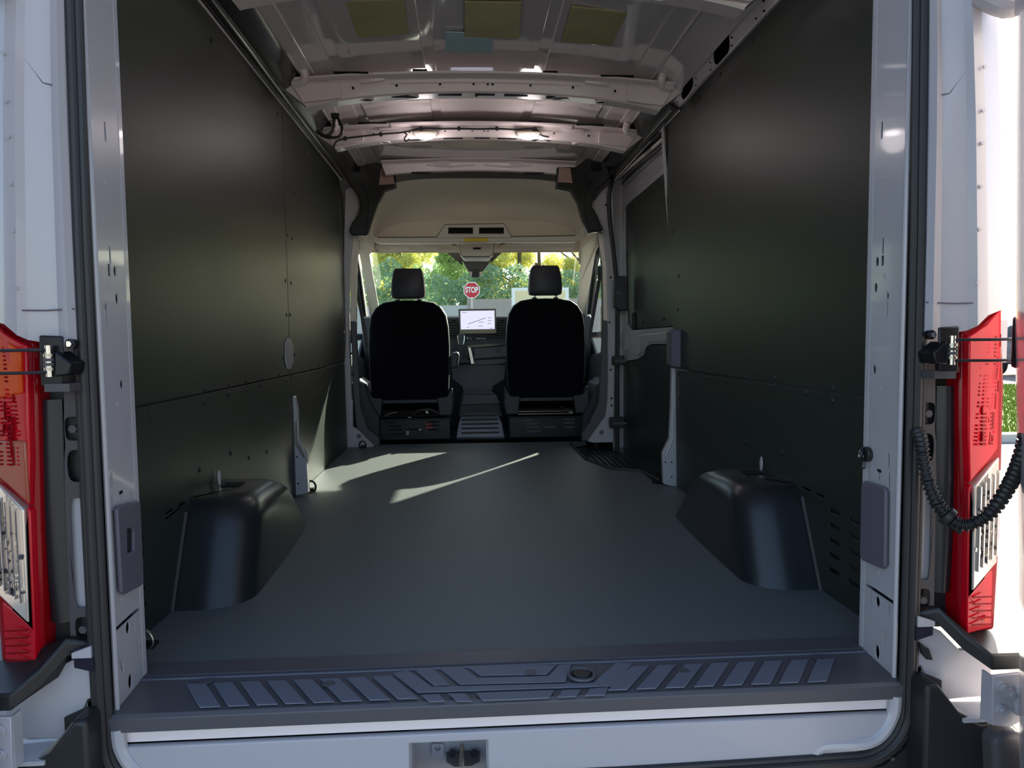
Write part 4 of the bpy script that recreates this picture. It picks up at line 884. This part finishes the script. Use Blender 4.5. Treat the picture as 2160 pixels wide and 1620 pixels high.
MB().plate(pl([(937, 529), (974, 529), (976, 560)], Y=5.72), (0, .004, 0)).build('dot_screen', dashg, cm_); MB().plate(pl([(1037, 528), (1064, 528), (1034, 556)], Y=5.72), (0, .004, 0)).build('dot_screen', dashg, cm_)
# windshield glass
MB().plate([(-.88, 5.72, 1.46), (.88, 5.72, 1.46), (.95, 6.45, .86), (-.95, 6.45, .86)], (0, .005, .004)).build('window_1', glass, kind='structure', label='windshield glass')
MB().loft([[V((x, y, z)) for x, z in ((-.98, -.2), (-.95, h-.06), (-.7, h), (.7, h), (.95, h-.06), (.98, -.2))] for y, h in ((6.46, .84), (6.9, .74), (7.4, .58), (7.7, .40))]).build('trim_5', white, kind='structure', label='short white bonnet ahead of the windshield')

# front doors
for s in (-1, 1):
    d = thing('door_4' if s < 0 else 'door_5', (s*.95, 5.3, 0), kind='structure', label=('driver' if s < 0 else 'passenger')+' side front door seen between pillar and seat')
    yw = 4.86 if s < 0 else 5.25  # passenger window shortened out of view to block part of the sun
    W0 = [(yw, .62), (5.75, .56), (6.1, .74), (5.72, 1.30), (5.6, 1.36), (yw+.04, 1.36)]
    MB().plate([(s*.955, a, b) for a, b in ((4.68, -.3), (6.5, -.3), (6.5, .72), (5.85, 1.45), (4.68, 1.52))], (s*.02, 0, 0), [[(s*.955, a, b) for a, b in W0]]).build('door_frame', dashg, d, bevel=.004)
    MB().plate([(s*.972, a, b) for a, b in W0], (s*.004, 0, 0)).build('window_glass', glass, d)
    MB().plate([(s*.93, a, b) for a, b in ((4.72, -.2), (6.2, -.2), (6.2, .52), (5.7, .56), (4.9, .62), (4.72, .60))], (s*.03, 0, 0)).build('inner_panel', dashg, d, bevel=.01)
    MB().tube([(s*.945, a, b) for a, b in ((4.84, .60), (4.86, 1.38), (5.6, 1.40), (6.14, .74))], .014, 8, sub=3).build('window_seal', rubber, d)
    MB().box(*sorted((s*.90, s*.93)), 5.0, 5.5, .34, .40).build('armrest', dashg, d, bevel=.01)
    mr = thing('door_mirror', (s*1.15, 6.0, .75), 'black door mirror outside the '+('left' if s < 0 else 'right')+' front window', 'mirror')
    MB().box(*sorted((s*1.05, s*1.25)), 5.98, 6.08, .66, .98).build('mirror_housing', blackp, mr, bevel=.03, seg=3)
    MB().box(*sorted((s*1.07, s*1.23)), 5.972, 5.982, .69, .95).build('mirror_glass', chrome, mr)
    MB().tube([(s*.97, 6.05, .72), (s*1.06, 6.03, .72)], .03, 8).build('mirror_arm', blackp, mr)
    bl = thing('seat_belt', (s*.80, 4.8, 1.1), 'dark seat belt with anchor on the '+('left' if s < 0 else 'right')+' door pillar', 'seat belt')
    q = [(748, 572), (749, 590), (770, 700), (773, 735)] if s < 0 else [(1266, 575), (1264, 590), (1246, 700), (1243, 735)]
    YB = 4.77 if s < 0 else 4.63; A = pl(q, Y=YB); MB().plate([A[0]+X1*-.012, A[0]+X1*.012, A[1]+X1*.012, A[2]+X1*.01, A[3]+X1*.01, A[3]-X1*.01, A[2]-X1*.012, A[1]-X1*.012], (0, .002, 0)).build('webbing', rubber, bl)
    MB().box(A[0].x-.02, A[0].x+.02, YB-.02, YB+.01, A[0].z-.02, A[0].z+.04).build('anchor', blackp, bl, bevel=.006)
    rb = px(*((761, 873) if s < 0 else (1258, 863)), Y=4.8)
    q = thing('belt_buckle', rb, 'red button on a black buckle beside the '+('left' if s < 0 else 'right')+' seat base', 'buckle')
    MB().box(rb.x-.015, rb.x+.015, 4.8, 4.83, -.2, rb.z).build('buckle_body', blackp, q, bevel=.004); MB().cyl(rb+V((0, -.002, .004)), rb+V((0, .012, .004)), .013, 12).build('button', redp, q)

for s in (-1, 1):
    fs = thing('trim_6' if s < 0 else 'trim_7', (s*.8, 4.9, 0), kind='structure', label='black moulded side trim beside the '+('left' if s < 0 else 'right')+' seat base')
    q = [(750, 800), (768, 812), (782, 850), (800, 880), (800, 940), (785, 944), (752, 905), (744, 842)] if s < 0 else [(1276, 800), (1258, 812), (1244, 850), (1228, 880), (1228, 935), (1243, 934), (1279, 872), (1284, 850)]
    MB().plate(pl(q, Y=4.86), (0, .35, 0)).build('trim_body', dashm, fs, bevel=.01)
# dashboard
da = thing('dashboard', (0, 5.8, .5), 'dark dashboard with centre vents and trays', 'dashboard')
MB().loft([[V((x, y, z)) for y, z in ((5.80, .70), (5.80, .86), (5.84, .885), (6.45, .87), (6.5, .3), (6.0, .3), (5.88, .52))] for x in (-.93, -.5, 0, .5, .93)]).build('dash_body', dashm, da, bevel=.012, seg=3)
MB().loft([[V((x, y, z)) for y, z in ((5.80, .52), (5.78, .62), (5.80, .70), (6.1, .7), (6.2, .2), (6.0, -.05), (5.92, .2))] for x in (-.30, 0, .30)]).build('centre_stack', dashm, da, bevel=.012)
def dq(name, q, m, Y=5.77, d=.03, b=.003): return MB().plate(pl(q, Y=Y), (0, d, 0)).build(name, m, da, bevel=b)
dq('tray_upper', [(1000, 735), (1070, 731), (1070, 752), (1000, 757)], dashg); dq('tray_lower', [(1000, 760), (1064, 757), (1070, 762), (1058, 768), (1000, 771)], dashg)
dq('console_face', [(952, 768), (1066, 770), (1064, 800), (1040, 815), (1030, 860), (985, 862), (975, 815), (955, 800)], dashg, 5.78)
dq('console_edge', [(987, 732), (993, 733), (1001, 768), (993, 768)], steel, 5.755, .02)
dq('piano_strip', [(985, 728), (1066, 722), (1066, 729), (985, 734)], trimk, 5.765)
for x0_, x1_ in ((947, 967), (1048, 1068)):
    v_ = dq('air_vent', [(x0_, 680), (x1_, 680), (x1_, 708), (x0_, 708)], dark, 5.775, .02)
    for i in range(5):
        z = 683+i*5.4; o = MB().plate(pl([(x0_+1, z), (x1_-1, z), (x1_-1, z+1.8), (x0_+1, z+1.8)], Y=5.765), (0, .02, 0)).build('slat', dashg, v_)
    MB().plate(pl([(x0_+5, 675), (x1_-4, 675), (x1_-6, 678), (x0_+6, 678)], Y=5.775), (0, .01, 0)).build('vent_knob', dark, da)
k_ = px(990, 714, Y=5.77); MB().tube([k_+V((.016*math.cos(a*PI/8), -.004, .016*math.sin(a*PI/8))) for a in range(17)], .003, 6, cap=False).build('volume_ring', chrome, da); MB().cyl(k_+V((0, .01, 0)), k_+V((0, -.008, 0)), .012, 16).build('volume_knob', blackp, da)
for u in (1005, 1010, 1015, 1021): MB().plate(pl([(u, 713), (u+3, 713), (u+3, 715), (u, 715)], Y=5.775), (0, .004, 0)).build('button_mark', beigep, da)
k_ = px(1051, 738, Y=5.76); MB().tube([k_+V((.020*math.cos(a*PI/8), 0, .014*math.sin(a*PI/8))) for a in range(17)], .002, 6, cap=False).build('socket_ring', blackp, da)
# side ends of dash in view at the door gaps
ts = thing('touch_screen', px(1007, 680, Y=5.70), 'lit tablet-style touch screen standing in the middle of the dashboard', 'screen')
MB().plate(pl([(967, 652), (1046, 651), (1048, 704), (969, 705)], Y=5.70), (0, .02, 0)).build('bezel', trimk, ts, bevel=.003)
MB().plate(pl([(971, 656), (1043, 655), (1043.5, 694), (972, 695)], Y=5.697), (0, .002, 0)).build('display', screen, ts)
MB().plate(pl([(969, 696), (1046, 695), (1047, 702), (970, 703)], Y=5.697), (0, .002, 0)).build('lower_bar', screenb, ts)
MB().plate(pl([(987, 683), (1025, 670), (1025, 671), (987, 684)], Y=5.6955), (0, .001, 0)).build('map_line', dashm, ts)
for u0, u1, v in ((1029, 1037, 670), (1029, 1037, 676), (1029, 1036, 682), (1008, 1018, 687), (974, 985, 659), (985, 990, 690), (1033, 1040, 692), (1010, 1020, 679)):
    MB().plate(pl([(u0, v), (u1, v), (u1, v+.8), (u0, v+.8)], Y=5.6955), (0, .001, 0)).build('map_mark', dashg, ts)
gs = thing('gear_shifter', px(973, 740, Y=5.55), 'gear selector with chrome-edged knob beside the left seat', 'gear lever')
MB().loft([oval(px(972.5, v, Y=5.53), X1, Y1, a, .022, 12, 2.6) for v, a in ((703, .016), (706, .025), (712, .027), (720, .021), (727, .014))]).build('knob', dashg, gs)
MB().tube(pl([(965, 708), (967, 721), (969, 728), (976, 728), (979, 720), (980, 708)], Y=5.51), .0035, 6, sub=3).build('chrome_edge', chrome, gs)
MB().tube(pl([(972, 727), (973, 745), (974, 758)], Y=5.54), .012, 8).build('stem', dashm, gs)
MB().plate(pl([(958, 758), (985, 757), (990, 766), (958, 767)], Y=5.52), (0, .30, 0)).build('gaiter_base', dashm, gs, bevel=.006)
# aisle step mat
am = thing('aisle_mat', (-.03, 5.0, -.02), 'blue-grey ribbed rubber mat on the step between the seats', 'mat')
A = pl([(962, 927), (966, 905), (975, 885), (985, 877), (1045, 877), (1058, 890), (1064, 905), (1066, 926)], Y=4.80)
A = [V((p.x*(1.0), 4.80+.5*(p.z+0.02)/.16, p.z)) for p in A]
MB().plate(A, (0, .02, -.02)).build('mat_body', mat('mat_blue_grey', (.16, .19, .22), .45), am, bevel=.004)
for i in range(5):
    q = .12+.14*i; z = A[0].z+(A[3].z-A[0].z)*q; y = A[0].y+(A[3].y-A[0].y)*q
    MB().tube([(A[0].x+.035, y-.004, z+.003), (A[-1].x-.035, y-.004, z+.003)], .0055, 6).build('rib', rubber, am)
tn = thing('centre_tunnel', (0, 5.4, .0), 'dark moulded floor tunnel between the seats', 'tunnel')
MB().plate(pl([(975, 832), (985, 828), (1040, 828), (1052, 840), (1062, 880), (965, 880), (970, 850)], Y=5.3), (0, .1, 0)).build('tunnel_face', dashm, tn, bevel=.01)
MB().plate(pl([(978, 835), (1048, 835), (1056, 852), (972, 855)], Y=5.28), (0, .03, 0)).build('tunnel_tray', dashg, tn, bevel=.008)

# ------------------------------------------------------------------ seats
def seat(name, cx, s):
    lb = 'black front seat on the '+('left, with armrest' if s < 0 else 'right, without an armrest')+', seen from behind'
    t = thing(name, (cx, 5.1, 0), lb, 'seat')
    Yb = 4.93
    half = [(0, .965), (.10, .962), (.175, .950), (.225, .915), (.258, .86), (.272, .78), (.278, .66), (.276, .50), (.268, .36), (.255, .285)]
    dz = 0 if s < 0 else .008
    out = [(x, z) for x, z in half]+[(-x, z) for x, z in reversed(half[1:])]
    def ring(k, y): return [V((cx+x*k, y-.10*(z-.3)*0+(z-.3)*.0, .30+(z-.30)*(1-(1-k)*.35)+dz)) for x, z in out]
    MB().loft([ring(.90, Yb-.018), ring(.965, Yb-.010), ring(.99, Yb+.012)]).build('back_panel', fabric, t, ang=60)
    MB().loft([ring(.99, Yb+.010), ring(1.005, Yb+.035), ring(1.0, Yb+.09), ring(.93, Yb+.13), ring(.8, Yb+.145)]).build('backrest', vinyl, t, ang=60)
    # headrest
    zc = 1.075+(.0 if s < 0 else .008)
    hr = [(-.112, .985), (-.117, 1.02), (-.112, 1.10), (-.098, 1.165), (-.085, 1.183), (.085, 1.183), (.098, 1.165), (.112, 1.10), (.117, 1.02), (.112, .985), (.09, .978), (-.09, .978)]
    def hring(k, y): return [V((cx+x*k, y, zc+(z-zc)*k+(dz*2))) for x, z in hr]
    MB().loft([hring(.88, Yb-.015), hring(.97, Yb-.006), hring(1, Yb+.02), hring(1, Yb+.08), hring(.9, Yb+.11)]).build('headrest', vinyl, t, ang=50)
    for dx in (-.075, .075):
        MB().cyl((cx+dx, Yb+.04, .93), (cx+dx, Yb+.04, 1.0), .008, 10).build('headrest_post', chrome, t); MB().cyl((cx+dx, Yb+.04, .955+dz), (cx+dx, Yb+.04, .972+dz), .018, 12).build('post_collar', blackp, t)
    MB().loft([[V((cx+x, y, z)) for x, z in ((-.25, .22), (-.26, .32), (-.22, .36), (.22, .36), (.26, .32), (.25, .22))] for y in (5.0, 5.48)]).build('cushion', fabric, t, bevel=.03, seg=3)
    for dx in (-1, 1):
        MB().loft([[V((cx+dx*x, y, z)) for x, z in ((.185, .295), (.255, .30), (.27, .33), (.292, .36), (.298, .24), (.285, .17), (.20, .17))] for y in (4.90, 5.02)]).build('recliner_cover', vinyl, t, bevel=.008, seg=3)
    MB().box(cx-.19, cx+.19, 4.93, 4.96, .255, .285).build('lower_trim', vinyl, t, bevel=.006)
    # pedestal frame
    MB().box(cx-.265, cx+.275, 4.93, 5.4, .0, .145).build('pedestal', steelk, t, bevel=.006)
    MB().box(cx-.27, cx+.28, 4.91, 4.94, .143, .152).build('pedestal_rim', steelk, t, bevel=.002)
    MB().box(cx-.24, cx+.24, 4.98, 5.4, .16, .2).build('frame_pan', dark, t)
    for z, y in ((.185, 4.93), (.168, 4.915)): MB().cyl((cx-.2, y, z), (cx+.18, y, z), .005, 8).build('cross_rod', steel if s > 0 else steelk, t)
    MB().tube([(cx-.18, 4.92, .17), (cx-.13, 4.92, .19), (cx-.09, 4.92, .195)] if s < 0 else [(cx+.10, 4.92, .22), (cx+.14, 4.92, .19), (cx+.19, 4.92, .175)], .006, 6, sub=2).build('seat_spring', steel, t)
    for x0_, x1_, z in ((-.18, -.1, .125), (-.16, -.06, .10), (-.02, .07, .075), (-.15, -.05, .075), (.12, .2, .125), (.12, .2, .10), (.12, .2, .07), (-.14, -.04, .045)):
        MB().plate(oval((cx+(x0_+x1_)/2, 4.929, z), X1, Z1, (x1_-x0_)/2, .006, 12, 4), (0, .003, 0)).build('pedestal_slot', dark if s < 0 else plate_m, t)
    if s < 0:
        MB().tube([(cx+.02, 4.915, .175), (cx+.06, 4.915, .205), (cx+.14, 4.915, .21), (cx+.2, 4.915, .18)], .011, 8, sub=3).build('wire_loom', blackp, t)
        MB().box(cx+.105, cx+.155, 4.905, 4.92, .085, .097).build('connector', redp, t, label='red connector'); MB().box(cx+.105, cx+.15, 4.905, 4.92, .108, .116).build('connector', redp, t, label='red connector')
        for x, z in ((-.03, .055), (-.03, .04), (.055, .07)): MB().box(cx+x, cx+x+.018, 4.92, 4.93, z, z+.007).build('tag', paper, t, label='small white tag')
        MB().plate([(cx-.02, 4.915, .158), (cx+.01, 4.915, .158), (cx-.005, 4.915, .172)], (0, .003, 0)).build('tag', paper, t, label='small white triangular tag')
        MB().plate([(cx+.105, 4.905, .205), (cx+.12, 4.905, .205), (cx+.127, 4.905, .187), (cx+.11, 4.905, .187)], (0, .003, 0)).build('tag', paper, t, label='small white tag')
        MB().loft([[V((cx+x, y, z)) for x, z in ((.275, .50), (.28, .585), (.30, .60), (.335, .605), (.342, .58), (.33, .50), (.30, .485))] for y in (4.98, 5.3)]).build('armrest', vinyl, t, bevel=.012, seg=3)
    return t
seat('front_seat', -.491, -1); seat('front_seat', .456, 1)
